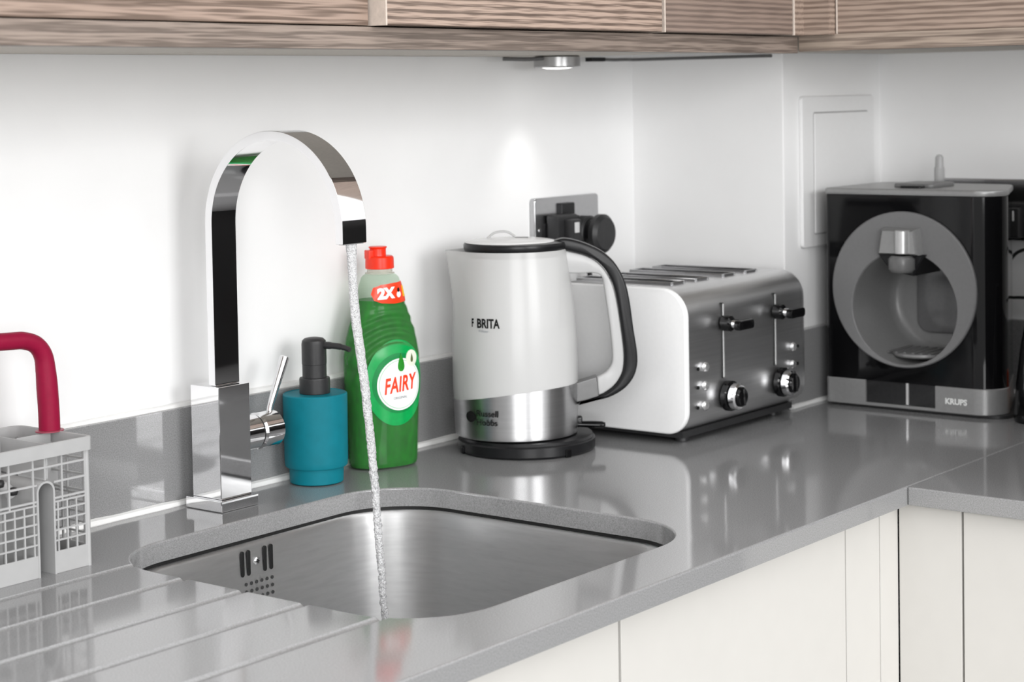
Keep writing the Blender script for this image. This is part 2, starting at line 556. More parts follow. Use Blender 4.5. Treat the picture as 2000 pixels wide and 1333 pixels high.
# ------------------------------------------------------------------ sink
sink = thing('sink', 'undermounted brushed steel sink bowl with overflow slots in its back wall', 'sink', (-0.50, -0.32, -0.20))
def sring(off, z, rr=0.085):
    return [(x, y, z) for x, y in rrect(SX0 - off, SX1 + off, SY0 - off, SY1 + off, max(0.02, rr + off), 14)]
bm = bmesh.new()
rings = [sring(0.022, -0.0252), sring(0.004, -0.0252), sring(0.001, -0.0262), sring(-0.0005, -0.029)]
for k in range(1, 6):
    rings.append(sring(-0.0005 - 0.006 * k / 6, -0.029 - 0.14 * k / 6, 0.085))
for k in range(1, 7):
    a = k / 6 * pi / 2
    rings.append(sring(-0.0065 - 0.025 * (1 - cos(a)), -0.155 - 0.025 * sin(a)))
rings += [sring(-0.12, -0.182, 0.085), sring(-0.16, -0.184, 0.085)]
loft(bm, rings, (False, True))
bmesh.ops.solidify(bm, geom=list(bm.faces), thickness=0.0008)
fin('bowl', bm, SINKM, sink, 60, (-0.50, -0.32, -0.20))
bm = bmesh.new()
loft(bm, [sring(0.020, -0.0206), sring(0.0035, -0.0206), sring(0.0035, -0.0251), sring(0.020, -0.0251)], (False, False))
fin('sealant', bm, mat('black_sealant', (0.008, 0.008, 0.008), 0.5, noise_amt=0.2), sink, 60, (-0.50, -0.32, -0.20))
BW = SY1 + 0.0004         # back wall of the bowl at this height
def wally(z): return SY1 - (0.0005 + 0.006 * (-0.029 - z) / 0.14)
so = (-0.50, -0.32, -0.20)
for x in (-0.5205, -0.5118, -0.4885, -0.4795):
    bm = bmesh.new()
    prism(bm, [(p[0], p[1]) for p in rrect(x - 0.0024, x + 0.0024, -0.0585, -0.032, 0.00235, 6)], wally(-0.045) - 0.0013, wally(-0.045) + 0.002, 'y', 0.0003, 1)
    fin('overflow_slot', bm, mat('slot_black', (0.004, 0.004, 0.004), 0.6, noise_amt=0.2), sink, 40, so)
bm = bmesh.new()
cyl(bm, (-0.500, wally(-0.045) + 0.001, -0.0455), (-0.500, wally(-0.045) - 0.0022, -0.0455), 0.0042, 20, 0.0012)
sc = fin('overflow_screw', bm, CHROME, sink, 40, so)
bm = bmesh.new()
yy = wally(-0.045) - 0.0022
box(bm, -0.5022, -0.4978, yy - 0.0003, yy + 0.0004, -0.0459, -0.0451); box(bm, -0.5004, -0.4996, yy - 0.0003, yy + 0.0004, -0.0477, -0.0433)
s2 = fin('screw_cross', bm, INK, sc, 40, so)
bm = bmesh.new()
for j in range(5):
    for i in range(6):
        x = -0.5165 + 0.00745 * i; z = -0.0668 - 0.0078 * j
        cyl(bm, (x, wally(z) + 0.001, z), (x, wally(z) - 0.0007, z), 0.0019, 14)
o = fin('perforation_dots', bm, mat('pressed_dot', (0.04, 0.04, 0.04), 0.5, noise_amt=0.1), sink, 60, so)
bm = bmesh.new()
zz = -0.088
tube(bm, [(-0.4905, wally(zz) - 0.0004, zz - 0.012), (-0.4905, wally(zz) - 0.0004, zz - 0.004), (-0.489, wally(zz) - 0.0004, zz - 0.0015), (-0.486, wally(zz) - 0.0004, zz - 0.0005),
          (-0.480, wally(zz) - 0.0004, zz), (-0.4775, wally(zz) - 0.0004, zz - 0.0022), (-0.477, wally(zz) - 0.0004, zz - 0.012)], 0.0006, 6)
fin('stamped_mark', bm, mat('pressed_dot'), sink, 60, so)
bm = bmesh.new(); lathe(bm, [(0.001, 0.0), (0.030, 0.0), (0.042, 0.0015), (0.044, 0.0004)], 40, (-0.5, -0.32, -0.1832))
fin('drain', bm, CHROME, sink, 40, so)

# ------------------------------------------------------------------ mixer tap
tx, ty = -0.481, -0.044
tap = thing('mixer_tap', 'polished chrome square mixer tap with flat swan neck spout, water running', 'tap', (tx, ty, 0.0))
def T(name, bm, material, parent=None, smooth=35):
    return fin(name, bm, material, parent or tap, smooth, (tx, ty, 0))
T('base_plate', B(-0.5085, -0.4545, -0.0710, -0.0165, 0.0004, 0.0125, bev=0.0010), CHROME)
T('body', B(-0.5035, -0.4590, -0.0655, -0.0225, 0.0125, 0.1310, bev=0.0008), CHROME)
bm = bmesh.new()
oc = []; ic = []
YC, ZC, RO, TH = -0.1438, 0.301, 0.0982, 0.0098
oc.append((-0.0455, 0.1312)); ic.append((-0.0455 - TH, 0.1312))
for k in range(0, 61):
    a = pi * k / 60
    oc.append((YC + RO * cos(a), ZC + RO * sin(a)))
    ic.append((YC + (RO - TH) * cos(a), ZC + (RO - TH) * sin(a)))
oc.append((YC - RO, 0.2865)); ic.append((YC - RO + TH, 0.2865))
pts = oc + ic[::-1]
xa, xb = -0.4985, -0.4635
va = [bm.verts.new((xa, p[0], p[1])) for p in oc]; vb = [bm.verts.new((xb, p[0], p[1])) for p in oc]
wa = [bm.verts.new((xa, p[0], p[1])) for p in ic]; wb = [bm.verts.new((xb, p[0], p[1])) for p in ic]
for i in range(len(oc) - 1):
    bm.faces.new((va[i], va[i + 1], vb[i + 1], vb[i])); bm.faces.new((wa[i], wb[i], wb[i + 1], wa[i + 1]))
    bm.faces.new((va[i], wa[i], wa[i + 1], va[i + 1])); bm.faces.new((vb[i], vb[i + 1], wb[i + 1], wb[i]))
bm.faces.new((va[0], vb[0], wb[0], wa[0])); bm.faces.new((va[-1], wa[-1], wb[-1], vb[-1]))
bmesh.ops.recalc_face_normals(bm, faces=bm.faces)
es = [e for e in bm.edges if len(e.link_faces) == 2 and e.calc_face_angle(0) > radians(60)]
bmesh.ops.bevel(bm, geom=es, offset=0.0006, segments=2, profile=0.5, affect='EDGES')
T('spout', bm, CHROME, None, 30)
bm = B(-0.495, -0.467, YC - RO + 0.0012, YC - RO + TH - 0.0012, 0.2858, 0.2870)
T('outlet', bm, mat('outlet_grey', (0.25, 0.25, 0.25), 0.4, noise_amt=0.1))
cz = 0.0725
bm = bmesh.new(); cyl(bm, (-0.4592, ty, cz), (-0.4345, ty, cz), 0.0190, 48, 0.0006)
T('cartridge_housing', bm, CHROME)
bm = bmesh.new(); cyl(bm, (-0.4350, ty, cz), (-0.4315, ty, cz), 0.0172, 48)
T('seal_ring', bm, BLACKM)
bm = bmesh.new(); cyl(bm, (-0.4318, ty, cz), (-0.4030, ty, cz), 0.0198, 48, 0.0022)
hb = T('handle', bm, CHROME)
bm = bmesh.new(); tube(bm, [(-0.4110, ty, cz + 0.014), (-0.4080, ty, cz + 0.024), (-0.3850, ty, cz + 0.0730), (-0.3843, ty, cz + 0.0750), (-0.3840, ty, cz + 0.0755)],
                       [0.0038, 0.0034, 0.0052, 0.0052, 0.0040], 20)
T('lever', bm, CHROME, hb)

# ------------------------------------------------------------------ running water
bm = bmesh.new()
path = [(-0.481, -0.2370, 0.2862), (-0.481, -0.2400, 0.222), (-0.481, -0.2490, 0.162), (-0.481, -0.2560, 0.107),
        (-0.481, -0.2625, 0.041), (-0.481, -0.2675, -0.03), (-0.481, -0.2720, -0.083), (-0.481, -0.279, -0.1795)]
P = bez(path, 90)
n = 22
rings = []
L = len(P)
for i, p in enumerate(P):
    t = i / (L - 1)
    w = 0.0066 * (1 - t) + 0.0030 * t
    d = 0.0036 * (1 - t) + 0.0028 * t
    if t < 0.03: w = 0.0072 + (w - 0.0072) * t / 0.03
    w *= 1.0 - 0.18 * math.exp(-((t - 0.08) / 0.05) ** 2)
    amp = 0.0003 + 0.0011 * min(1, max(0, (t - 0.12) / 0.5))
    ring = []
    for k in range(n):
        a = 2 * pi * k / n
        q = Vector((w * cos(a), d * sin(a), 0))
        nz = mnoise.noise(Vector((cos(a) * 1.6, sin(a) * 1.6, p.z * 210))) + 0.7 * mnoise.noise(Vector((cos(a) * 3, sin(a) * 3, p.z * 480)))
        q *= 1 + nz * amp / w
        sway = 0.0016 * t * mnoise.noise(Vector((7, 3, p.z * 38)))
        ring.append(p + q + Vector((sway, 0, 0)))
    rings.append(ring)
loft(bm, rings)
tag(fin('water_stream', bm, WATER, None, 180), 'thin bubbly stream of water falling from the spout into the sink', 'water')

# ------------------------------------------------------------------ cutlery basket
bx, by = -0.86, -0.08
bas = thing('cutlery_basket', 'grey plastic dishwasher cutlery basket with a crimson handle on the drainer', 'cutlery basket', (bx, by, 0.0))
def K(name, bm, material, parent=None, smooth=35):
    return fin(name, bm, material, parent or bas, smooth, (bx, by, 0))
FR, BK, RX, LX = -0.128, -0.026, -0.7285, -1.02
ZT = 0.122
def grid_x(bm, x0, x1, y, cols, rows, t=0.0018, z0=0.0, z1=0.110, lean=0.0):
    for x in cols:
        box(bm, x - t / 2, x + t / 2, y - t / 2, y + t / 2, z0, z1)
    for z in rows:
        box(bm, x0, x1, y - t / 2 - 0.0002, y + t / 2 + 0.0002, z - t / 2, z + t / 2)
def grid_y(bm, y0, y1, x, cols, rows, t=0.0018, z0=0.0, z1=0.110):
    for y in cols:
        box(bm, x - t / 2, x + t / 2, y - t / 2, y + t / 2, z0, z1)
    for z in rows:
        box(bm, x - t / 2 - 0.0002, x + t / 2 + 0.0002, y0, y1, z - t / 2, z + t / 2)
big = [0.0700, 0.0850, 0.1000]
small = [0.0305, 0.0400, 0.0495, 0.0590]
def module(x0, x1, zs):
    # front and back lattice walls, solid plinth below
    for y, nm in ((FR + 0.001, 'front_lattice'), (BK - 0.001, 'back_lattice')):
        bm = bmesh.new()
        cb = []; x = x1 - 0.004
        while x > x0 + 0.003:
            cb.append(x); x -= 0.0265
        cs = []; x = x1 - 0.004
        while x > x0 + 0.003:
            cs.append(x); x -= 0.0106
        grid_x(bm, x0, x1, y, cb, big, z0=0.066, z1=0.111)
        grid_x(bm, x0, x1, y, cs, small + [0.0665], t=0.0016, z0=0.020, z1=0.067)
        box(bm, x0, x1, y - 0.0012, y + 0.0012, 0.0, 0.0205, 0.0004, 1)
        K(nm, bm, GREYP)
module(RX - 0.040, RX, None)
module(LX, -0.7875, None)
# side walls of the two modules, and the right end
for x, nm in ((RX - 0.001, 'end_lattice'), (LX, 'end_lattice')):
    bm = bmesh.new()
    cb = [FR + 0.006 + 0.0235 * i for i in range(5)]
    cs = [FR + 0.006 + 0.0106 * i for i in range(10)]
    grid_y(bm, FR, BK, x, cb, big, z0=0.066, z1=0.111)
    grid_y(bm, FR, BK, x, cs, small + [0.0665], t=0.0016, z0=0.020, z1=0.067)
    box(bm, x - 0.0012, x + 0.0012, FR, BK, 0.0, 0.0205, 0.0004, 1)
    K(nm, bm, GREYP)
for x, y in ((RX - 0.0012, FR + 0.0012), (RX - 0.0012, BK - 0.0012)):
    bm = bmesh.new(); cyl(bm, (x, y, 0.0), (x, y, 0.112), 0.0024, 12)
    K('corner_post', bm, GREYP)
# the arched channel between the modules
bm = bmesh.new()
ax0, ax1, zt = -0.7875, -0.7690, 0.0875
def arch(i0, i1, zz):
    r = (i1 - i0) / 2; c = (i0 + i1) / 2
    return [(i0, 0.0)] + [(c - r * cos(pi * k / 12), zz - r + r * sin(pi * k / 12)) for k in range(13)] + [(i1, 0.0)]
oa = arch(ax0 - 0.0010, ax1 + 0.0010, zt); ia = arch(ax0 + 0.0010, ax1 - 0.0010, zt - 0.002)
for y0, y1 in ((FR - 0.0006, BK + 0.0006),):
    vo0 = [bm.verts.new((p[0], y0, p[1])) for p in oa]; vi0 = [bm.verts.new((p[0], y0, p[1])) for p in ia]
    vo1 = [bm.verts.new((p[0], y1, p[1])) for p in oa]; vi1 = [bm.verts.new((p[0], y1, p[1])) for p in ia]
    for i in range(len(oa) - 1):
        bm.faces.new((vo0[i], vo0[i + 1], vi0[i + 1], vi0[i])); bm.faces.new((vo1[i], vi1[i], vi1[i + 1], vo1[i + 1]))
        bm.faces.new((vo0[i], vo1[i], vo1[i + 1], vo0[i + 1])); bm.faces.new((vi0[i], vi0[i + 1], vi1[i + 1], vi1[i]))
    for i in (0, -1):
        bm.faces.new((vo0[i], vi0[i], vi1[i], vo1[i]))
K('arched_channel', bm, GREYP, None, 50)
for yb in (FR + 0.001, BK - 0.001):
    bm = bmesh.new()
    grid_x(bm, -0.7875, -0.7685, yb, [-0.778], [0.1000], z0=0.088, z1=0.111)
    K('bridge_bar', bm, GREYP)
# dividers
bm = bmesh.new(); box(bm, -0.776, -0.7745, FR + 0.001, BK - 0.001, 0.089, ZT - 0.001); K('cross_divider', bm, GREYP)
bm = bmesh.new(); box(bm, -0.868, -0.8665, FR + 0.001, BK - 0.001, 0.004, ZT - 0.001); K('cross_divider', bm, GREYP)
bm = bmesh.new(); box(bm, -1.02, -0.788, -0.0765, -0.0750, 0.004, ZT - 0.002); box(bm, -0.769, RX - 0.002, -0.0765, -0.0750, 0.07, ZT - 0.002); K('long_divider', bm, GREYP)
bm = bmesh.new(); box(bm, LX, -0.788, FR + 0.001, BK - 0.001, 0.0002, 0.004); box(bm, -0.768, RX, FR + 0.001, BK - 0.001, 0.0002, 0.004); K('floor_tray', bm, GREYP)
# rim
bm = bmesh.new()
ro = rrect(LX - 0.003, RX + 0.0025, FR - 0.004, BK + 0.003, (0.012, 0.004, 0.012, 0.012), 6)
ri = rrect(LX - 0.0005, RX, FR - 0.0015, BK + 0.0005, (0.010, 0.0025, 0.010, 0.010), 6)
loft(bm, [[(x, y, 0.109) for x, y in ri], [(x, y, 0.109) for x, y in ro], [(x, y, ZT - 0.0006) for x, y in ro],
          [(x * 0.5 + a * 0.5, y * 0.5 + b * 0.5, ZT) for (x, y), (a, b) in zip(ro, ri)], [(x, y, ZT - 0.0006) for x, y in ri], [(x, y, 0.109) for x, y in ri]], (False, False))
bmesh.ops.remove_doubles(bm, verts=bm.verts, dist=1e-6)
K('rim', bm, GREYP)
# handle
bm = bmesh.new()
hy = -0.0757
hp = [(-0.7305, hy, 0.1215), (-0.7308, hy, 0.140), (-0.7318, hy, 0.160), (-0.7330, hy, 0.178), (-0.7355, hy, 0.1935), (-0.7435, hy, 0.2045), (-0.7570, hy, 0.2100), (-0.775, hy, 0.2115), (-0.85, hy, 0.2150), (-0.93, hy, 0.2170), (-0.985, hy, 0.2150), (-1.0, hy, 0.200), (-1.004, hy, 0.1215)]
HP = bez(hp, 6)
tube(bm, HP, [0.0101 - 0.0018 * min(1, max(0, (p.z - 0.165) / 0.045)) for p in HP], 24)
K('handle', bm, CRIM, None, 60)
bm = bmesh.new()
lathe(bm, [(0.0122, 0.0), (0.0122, 0.001), (0.0104, 0.0015)], 28, (-0.7305, hy, 0.1212), True, 1.15, 1.0)
K('handle_collar', bm, mat('faded_crimson', (0.30, 0.05, 0.08), 0.4, noise_amt=0.1))
bm = bmesh.new(); box(bm, -0.7400, -0.7215, hy + 0.0012, hy + 0.004, 0.062, 0.121); K('handle_stem', bm, GREYP)
bm = bmesh.new()
tube(bm, bez([(-0.835, -0.098, 0.088), (-0.812, -0.095, 0.086), (-0.795, -0.093, 0.080), (-0.789, -0.092, 0.072)], 6), 0.005, 12)
K('hinge_arm', bm, mat('light_grey_part', (0.5, 0.5, 0.5), 0.4, noise_amt=0.05), None, 60)
for c in ((-0.828, -0.104, 0.0905), (-0.8085, -0.101, 0.087), (-0.7925, -0.099, 0.077)):
    bm = bmesh.new(); lathe(bm, [(0.0005, -0.004), (0.004, -0.003), (0.0048, 0), (0.004, 0.003), (0.0005, 0.004)], 14, c); K('hinge_pin', bm, BLACKM, None, 80)

# ------------------------------------------------------------------ soap dispenser
dx, dy = -0.333, -0.0395
sd = thing('soap_dispenser', 'teal pump soap dispenser with black pump, beside the tap', 'soap dispenser', (dx, dy, 0.0))
bm = bmesh.new()
lathe(bm, [(0.001, 0.0004), (0.0285, 0.0004), (0.0300, 0.0016), (0.0308, 0.0190)], 64); fin('lower_cup', bm, TEAL, sd, 40)
bm = bmesh.new()
lathe(bm, [(0.0305, 0.0185), (0.0340, 0.0188), (0.0350, 0.0200), (0.0355, 0.0260), (0.0362, 0.0990), (0.0358, 0.1000), (0.0345, 0.1008), (0.0338, 0.1000), (0.0180, 0.1003), (0.001, 0.1003)], 64)
fin('body', bm, TEAL, sd, 40)
pm = bpy.data.objects.new('pump', None)
bm = bmesh.new()
lathe(bm, [(0.0165, 0.1002), (0.0172, 0.1010), (0.0172, 0.1165), (0.0168, 0.1180), (0.0140, 0.1184), (0.0136, 0.1186), (0.0136, 0.1330), (0.0139, 0.1335),
           (0.0139, 0.1560), (0.0132, 0.1598), (0.0105, 0.1622), (0.006, 0.1632), (0.001, 0.1635)], 48)
pump = fin('pump', bm, BLACKM, sd, 30)
bm = bmesh.new()
tube(bm, bez([(0.002, -0.004, 0.1545), (0.006, -0.022, 0.1545), (0.009, -0.034, 0.1535), (0.011, -0.0445, 0.1510)], 6), [0.0042] * 6 + [0.0036] * 6 + [0.0030] * 7, 16)
fin('nozzle', bm, BLACKM, pump, 50)

# ------------------------------------------------------------------ washing-up liquid bottle
fx, fy = -0.221, -0.0400
bot = thing('washing_up_liquid_bottle', 'green washing-up liquid bottle with a red flip cap, behind the falling water', 'bottle', (fx, fy, 0.0), radians(-20))
PR = [(0.0, 0.0385), (0.002, 0.0405), (0.006, 0.0418), (0.012, 0.0422), (0.035, 0.0430), (0.07, 0.0448), (0.105, 0.0462), (0.13, 0.0462), (0.15, 0.0430), (0.165, 0.0390),
      (0.178, 0.0345), (0.1865, 0.0318), (0.1885, 0.0300), (0.20, 0.0275), (0.212, 0.0243), (0.221, 0.0212), (0.2245, 0.0180), (0.2255, 0.0150)]
def interp(T, z):
    for (a, b), (c, d) in zip(T, T[1:]):
        if z <= c: return b + (d - b) * (z - a) / (c - a) if z > a else b
    return T[-1][1]
def fa(z): return interp(PR, z)
def fb(z):
    a = fa(z)
    k = 0.66 if z < 0.18 else 0.66 + 0.34 * min(1, (z - 0.18) / 0.044)
    return a * k
LU, LV = 0.003, 0.0985
def ridge(u, z):
    du, dv = u - LU, z - LV
    r = sqrt(du * du + dv * dv * 0.85)
    if r < 0.036 or r > 0.080 or z > 0.186: return 0.0
    ang = math.atan2(dv, du)
    w = max(0, min(1, (ang - 0.9) / 0.5)) * max(0, min(1, (3.3 - ang) / 0.5)) if ang > 0 else 0
    e = min(1, (r - 0.036) / 0.006) * min(1, (0.080 - r) / 0.006)
    return 0.0019 * w * e * sin(r * 2 * pi / 0.0105)
def fring(z, inset=0.0, n=96):
    a, b = fa(z) - inset, fb(z) - inset
    ex = 2 / 2.35
    o = []
    for k in range(n):
        t = 2 * pi * k / n
        c, s = cos(t), sin(t)
        x = a * abs(c) ** ex * (1 if c > 0 else -1); y = b * abs(s) ** ex * (1 if s > 0 else -1)
        if y < 0 and inset < 0.002:
            g = ridge(x, z); nn = Vector((x / a / a, y / b / b)).normalized(); x += nn.x * g; y += nn.y * g
        o.append((x, y, z))
    return o
zs = [i * 0.2255 / 110 for i in range(111)]
zs = sorted(set(zs + [p[0] for p in PR]))
bm = bmesh.new(); loft(bm, [fring(z + 0.0004) for z in zs], (True, False)); shell_ob = fin('shell', bm, SHELL, bot, 60)
bm = bmesh.new(); loft(bm, [fring(0.0022 + z * (0.1955 - 0.002) / 0.2255, 0.0009) for z in zs]); fin('liquid', bm, LIQUID, bot, 60)
bm = bmesh.new(); lathe(bm, [(0.0150, 0.2250), (0.0172, 0.2256), (0.0172, 0.2266), (0.0148, 0.2272), (0.0148, 0.2325)], 40, caps=False); fin('neck', bm, NECKM, bot, 40)
bm = bmesh.new(); lathe(bm, [(0.0150, 0.2312), (0.0166, 0.2316), (0.0168, 0.2330), (0.0165, 0.2445), (0.0150, 0.2462), (0.010, 0.2466), (0.001, 0.2466)], 48)
cap = fin('cap', bm, RED, bot, 35)
bm = bmesh.new(); lathe(bm, [(0.0098, 0.2460), (0.0095, 0.2490), (0.0095, 0.2545), (0.0108, 0.2562), (0.0104, 0.2572), (0.001, 0.2575)], 40, (-0.002, 0, 0)); fin('cap_spout', bm, RED, cap, 35)
bm = B(-0.0170, -0.0100, -0.006, 0.006, 0.243, 0.2535, bev=0.0012); fin('flip_tab', bm, RED, cap, 35)
def fsurf(u, z, off):
    a, b = fa(z), fb(z)
    q = max(-0.999, min(0.999, u / a))
    y = -b * (1 - abs(q) ** 2.35) ** (1 / 2.35)
    g = 0
    nx = abs(q) ** 1.35 * (1 if q > 0 else -1) / a; ny = -(abs(y / b) ** 1.35) / b
    v = Vector((nx, ny)).normalized()
    return Vector((u + v.x * off, y + v.y * off, z))
def patch(name, f, off, material, parent, n=56, m=10, label=None, u0=None, v0=None):
    """filled closed outline f(t)->(u,z), laid on the bottle"""
    cu, cv = (u0, v0)
    bm = bmesh.new()
    rings = []
    for j in range(m + 1):
        s = j / m
        rings.append([(cu + (f(k / n)[0] - cu) * max(s, 0.001), cv + (f(k / n)[1] - cv) * max(s, 0.001)) for k in range(n)])
    top = [[bm.verts.new(fsurf(u, z, off)) for u, z in r] for r in rings]
    for a, b in zip(top, top[1:]):
        for i in range(n): bm.faces.new((a[i], a[(i + 1) % n], b[(i + 1) % n], b[i]))
    ed = [bm.verts.new(fsurf(u, z, 0.0)) for u, z in rings[-1]]
    for i in range(n): bm.faces.new((top[-1][i], top[-1][(i + 1) % n], ed[(i + 1) % n], ed[i]))
    o = fin(name, bm, material, parent, 60)
    if label: o['label'] = label
    return o
def ell(cu, cv, ru, rv): return lambda t: (cu + ru * cos(2 * pi * t), cv + rv * sin(2 * pi * t))
lab = patch('front_label', ell(LU + 0.001, LV + 0.002, 0.0385, 0.0500), 0.0006, LGREEN, bot, u0=LU + 0.001, v0=LV + 0.002, m=14)
patch('label_shade', ell(LU + 0.003, LV + 0.0015, 0.0330, 0.0350), 0.00085, mat('label_mid_green', (0.0, 0.22, 0.05), 0.28, noise_amt=0.06), lab, u0=LU + 0.003, v0=LV + 0.001, m=12)
patch('label_edge', ell(LU + 0.0045, LV, 0.0292, 0.0303), 0.0011, LWHITE, lab, u0=LU + 0.0045, v0=LV, m=12)
patch('label_disc_line', ell(LU + 0.0045, LV, 0.0272, 0.0283), 0.0013, mat('pale_green', (0.35, 0.6, 0.4), 0.3, noise_amt=0.02), lab, u0=LU + 0.0045, v0=LV, m=12)
patch('label_disc', ell(LU + 0.0045, LV, 0.0265, 0.0276), 0.00145, LWHITE, lab, u0=LU + 0.0045, v0=LV, m=12)
def drop(cu, cv, w, h):
    def f(t):
        a = 2 * pi * t
        r = sin(a / 2)
        return (cu + w * sin(a) * r ** 1.5, cv - h * cos(a) * -1 * 1.0 if False else cv + h * cos(a))
    return f
patch('label_drop', drop(LU + 0.0055, LV + 0.0255, 0.0062, 0.0105), 0.0018, mat('label_drop_green', (0.02, 0.24, 0.02), 0.2, noise_amt=0.3, noise_scale=120), lab, n=40, m=4, u0=LU + 0.0055, v0=LV + 0.024)
patch('label_badge', ell(LU + 0.0205, LV + 0.0290, 0.0080, 0.0096), 0.0016, mat('badge_cream', (0.75, 0.78, 0.66), 0.3, noise_amt=0.02), lab, n=36, m=4, u0=LU + 0.0205, v0=LV + 0.0290)
patch('label_leaf', drop(LU + 0.0205, LV + 0.0295, 0.0024, 0.0052), 0.0019, mat('leaf_olive', (0.09, 0.12, 0.03), 0.4, noise_amt=0.2), lab, n=24, m=3, u0=LU + 0.0205, v0=LV + 0.029)
def wrap_text(name, body, size, u, z, sx, bold, off, material, parent, shear=0.0, rise=0.0, space=1.0):
    bm = text_bm(body, size, sx, bold, 0.0001, space=space)
    subdiv_long(bm, 0.0035)
    for v in bm.verts:
        uu, zz = u + v.co.x + shear * v.co.y, z + v.co.y + rise * v.co.x
        v.co = fsurf(uu, zz, off + (0.0002 if v.co.z > 0 else 0))
    return fin(name, bm, material, parent, None)
wrap_text('label_text', 'FAIRY', 0.0255, LU + 0.0045, LV - 0.0005, 0.60, 0.0006, 0.0017, LRED, lab, 0.08, 0.10, 1.05)
wrap_text('label_text', 'ORIGINAL', 0.0042, LU + 0.0040, LV - 0.0155, 0.95, 0.0, 0.0017, INKG, lab, 0, 0.06)
def band(t):
    P = [(-0.0205, 0.0), (-0.0180, 0.0075), (-0.010, 0.0105), (0.004, 0.0120), (0.0205, 0.0130), (0.0250, -0.0015), (0.0262, -0.0105), (0.006, -0.0120), (-0.010, -0.0105), (-0.0180, -0.0072)]
    x = t * len(P); i = int(x) % len(P); q = x - int(x)
    a, b = P[i], P[(i + 1) % len(P)]
    z = 0.2035 + a[1] + (b[1] - a[1]) * q
    return (max(-0.9 * fa(z), min(0.93 * fa(z), a[0] + (b[0] - a[0]) * q)), z)
nl = patch('neck_label', band, 0.0007, LRED, bot, n=60, m=10, u0=0.003, v0=0.2035)
wrap_text('neck_label_text', '2X', 0.0165, -0.0045, 0.2035, 0.95, 0.0011, 0.0011, LWHITE, nl, 0, 0.05)
patch('neck_label_icon', ell(0.0125, 0.2020, 0.0030, 0.0036), 0.0012, LWHITE, nl, n=24, m=3, u0=0.0125, v0=0.202)
patch('neck_label_icon', ell(0.0122, 0.2072, 0.0016, 0.0026), 0.0012, INK, nl, n=24, m=3, u0=0.0122, v0=0.2072)
patch('neck_label_flash', lambda t: [(0.0185, 0.2115), (0.0212, 0.2115), (0.0238, 0.1990), (0.0200, 0.1985)][int(t * 4) % 4], 0.0012, LYELLOW, nl, n=4, m=4, u0=0.0208, v0=0.205)

# ------------------------------------------------------------------ kettle
kx, ky = -0.046, -0.112
KR = math.atan2(RGT.y, RGT.x)
ket = thing('kettle', 'frosted jug kettle with steel lower body, black lid rim and handle', 'kettle', (kx, ky, 0.0), KR)
bm = bmesh.new()
lathe(bm, [(0.0780, 0.0006), (0.0822, 0.0010), (0.0835, 0.0030), (0.0835, 0.0135), (0.0822, 0.0150), (0.0812, 0.0155), (0.0800, 0.0185), (0.0700, 0.0190), (0.001, 0.0190)], 72, (0.0040, 0, 0))
fin('power_base', bm, BLACKP, ket, 30)
for a in (-2.75, -0.95):
    bm = bmesh.new()
    c = Vector((0.0040 + 0.0832 * cos(a), 0.0832 * sin(a), 0.0))
    box(bm, -0.004, 0.004, -0.0022, 0.0022, 0.0005, 0.0100, 0.0008, 1)
    bmesh.ops.rotate(bm, verts=bm.verts, cent=(0, 0, 0), matrix=Matrix.Rotation(a + pi / 2, 3, 'Z'))
    bmesh.ops.translate(bm, verts=bm.verts, vec=c)
    fin('base_foot', bm, BLACKG, ket, 30)
def kring(z, n=96, grow=0.0):
    s = min(1, max(0, z / 0.245))
    cxk = -0.0080 - 0.0015 * s
    rx = 0.0735 + 0.0030 * sin(pi * min(1, s * 1.1)) - 0.0085 * s ** 4 + grow
    ry = 0.0735 + 0.0025 * sin(pi * min(1, s * 1.1)) - 0.0125 * s ** 2 + grow
    o = []
    for k in range(n):
        a = 2 * pi * k / n
        x, y = rx * cos(a), ry * sin(a)
        if z > 0.17:                                # pouring lip
            q = max(0, (z - 0.17) / 0.075)
            da = abs(a - pi)
            lip = math.exp(-(da / 0.30) ** 2) * 0.017 * q ** 1.3
            x -= lip
        o.append((cxk + x, y, z))
    return o
def kcut(x):   # height of the boundary between steel and frosted plastic
    q = max(-1, min(1, (x + 0.008) / 0.0745))
    return 0.0820 - 0.0180 * (0.5 - 0.5 * q) ** 2
# steel lower body
bm = bmesh.new()
rings = [kring(0.0205, grow=-0.004), kring(0.0205, grow=-0.0006), kring(0.0215)]
for j in range(1, 13):
    r0 = kring(0.0215 + 0.05 * j / 12)
    ring = []
    for (x, y, z) in r0:
        zt = kcut(x)
        zz = 0.0215 + (zt - 0.0215) * j / 12
        ring.append((x, y, zz))
    rings.append(ring)
loft(bm, rings, (True, False))
fin('steel_body', bm, STEEL_V, ket, 40)
bm = bmesh.new()
rings = []
NZ = 40
for j in range(NZ + 1):
    t = j / NZ
    base = kring(0.07)
    ring = []
    zz = [kcut(p[0]) + (0.2435 - kcut(p[0])) * t for p in base]
    for k, z in enumerate(zz):
        p = kring(z)[k] if j % 1 == 0 else None
        ring.append((p[0], p[1], z))
    rings.append(ring)
loft(bm, rings, (False, False))
jug = fin('jug', bm, FROST, ket, 60)
bm = bmesh.new(); loft(bm, [kring(0.070, grow=-0.0035), kring(0.130, grow=-0.0035), kring(0.150, grow=-0.0035)])
fin('water_inside', bm, mat('still_water_milky', (0.60, 0.60, 0.60), 0.3, noise_amt=0.02), ket, 60)
bm = bmesh.new()
loft(bm, [[(x * 0.62 + 0.004, y * 0.62, z) for x, y, z in kring(0.1502)], [(x * 0.80, y * 0.8, z) for x, y, z in kring(0.215)], [(x * 0.86, y * 0.86, z) for x, y, z in kring(0.2350)]])
fin('filter_funnel', bm, mat('filter_white', (0.80, 0.80, 0.80), 0.4, noise_amt=0.02), ket, 60)
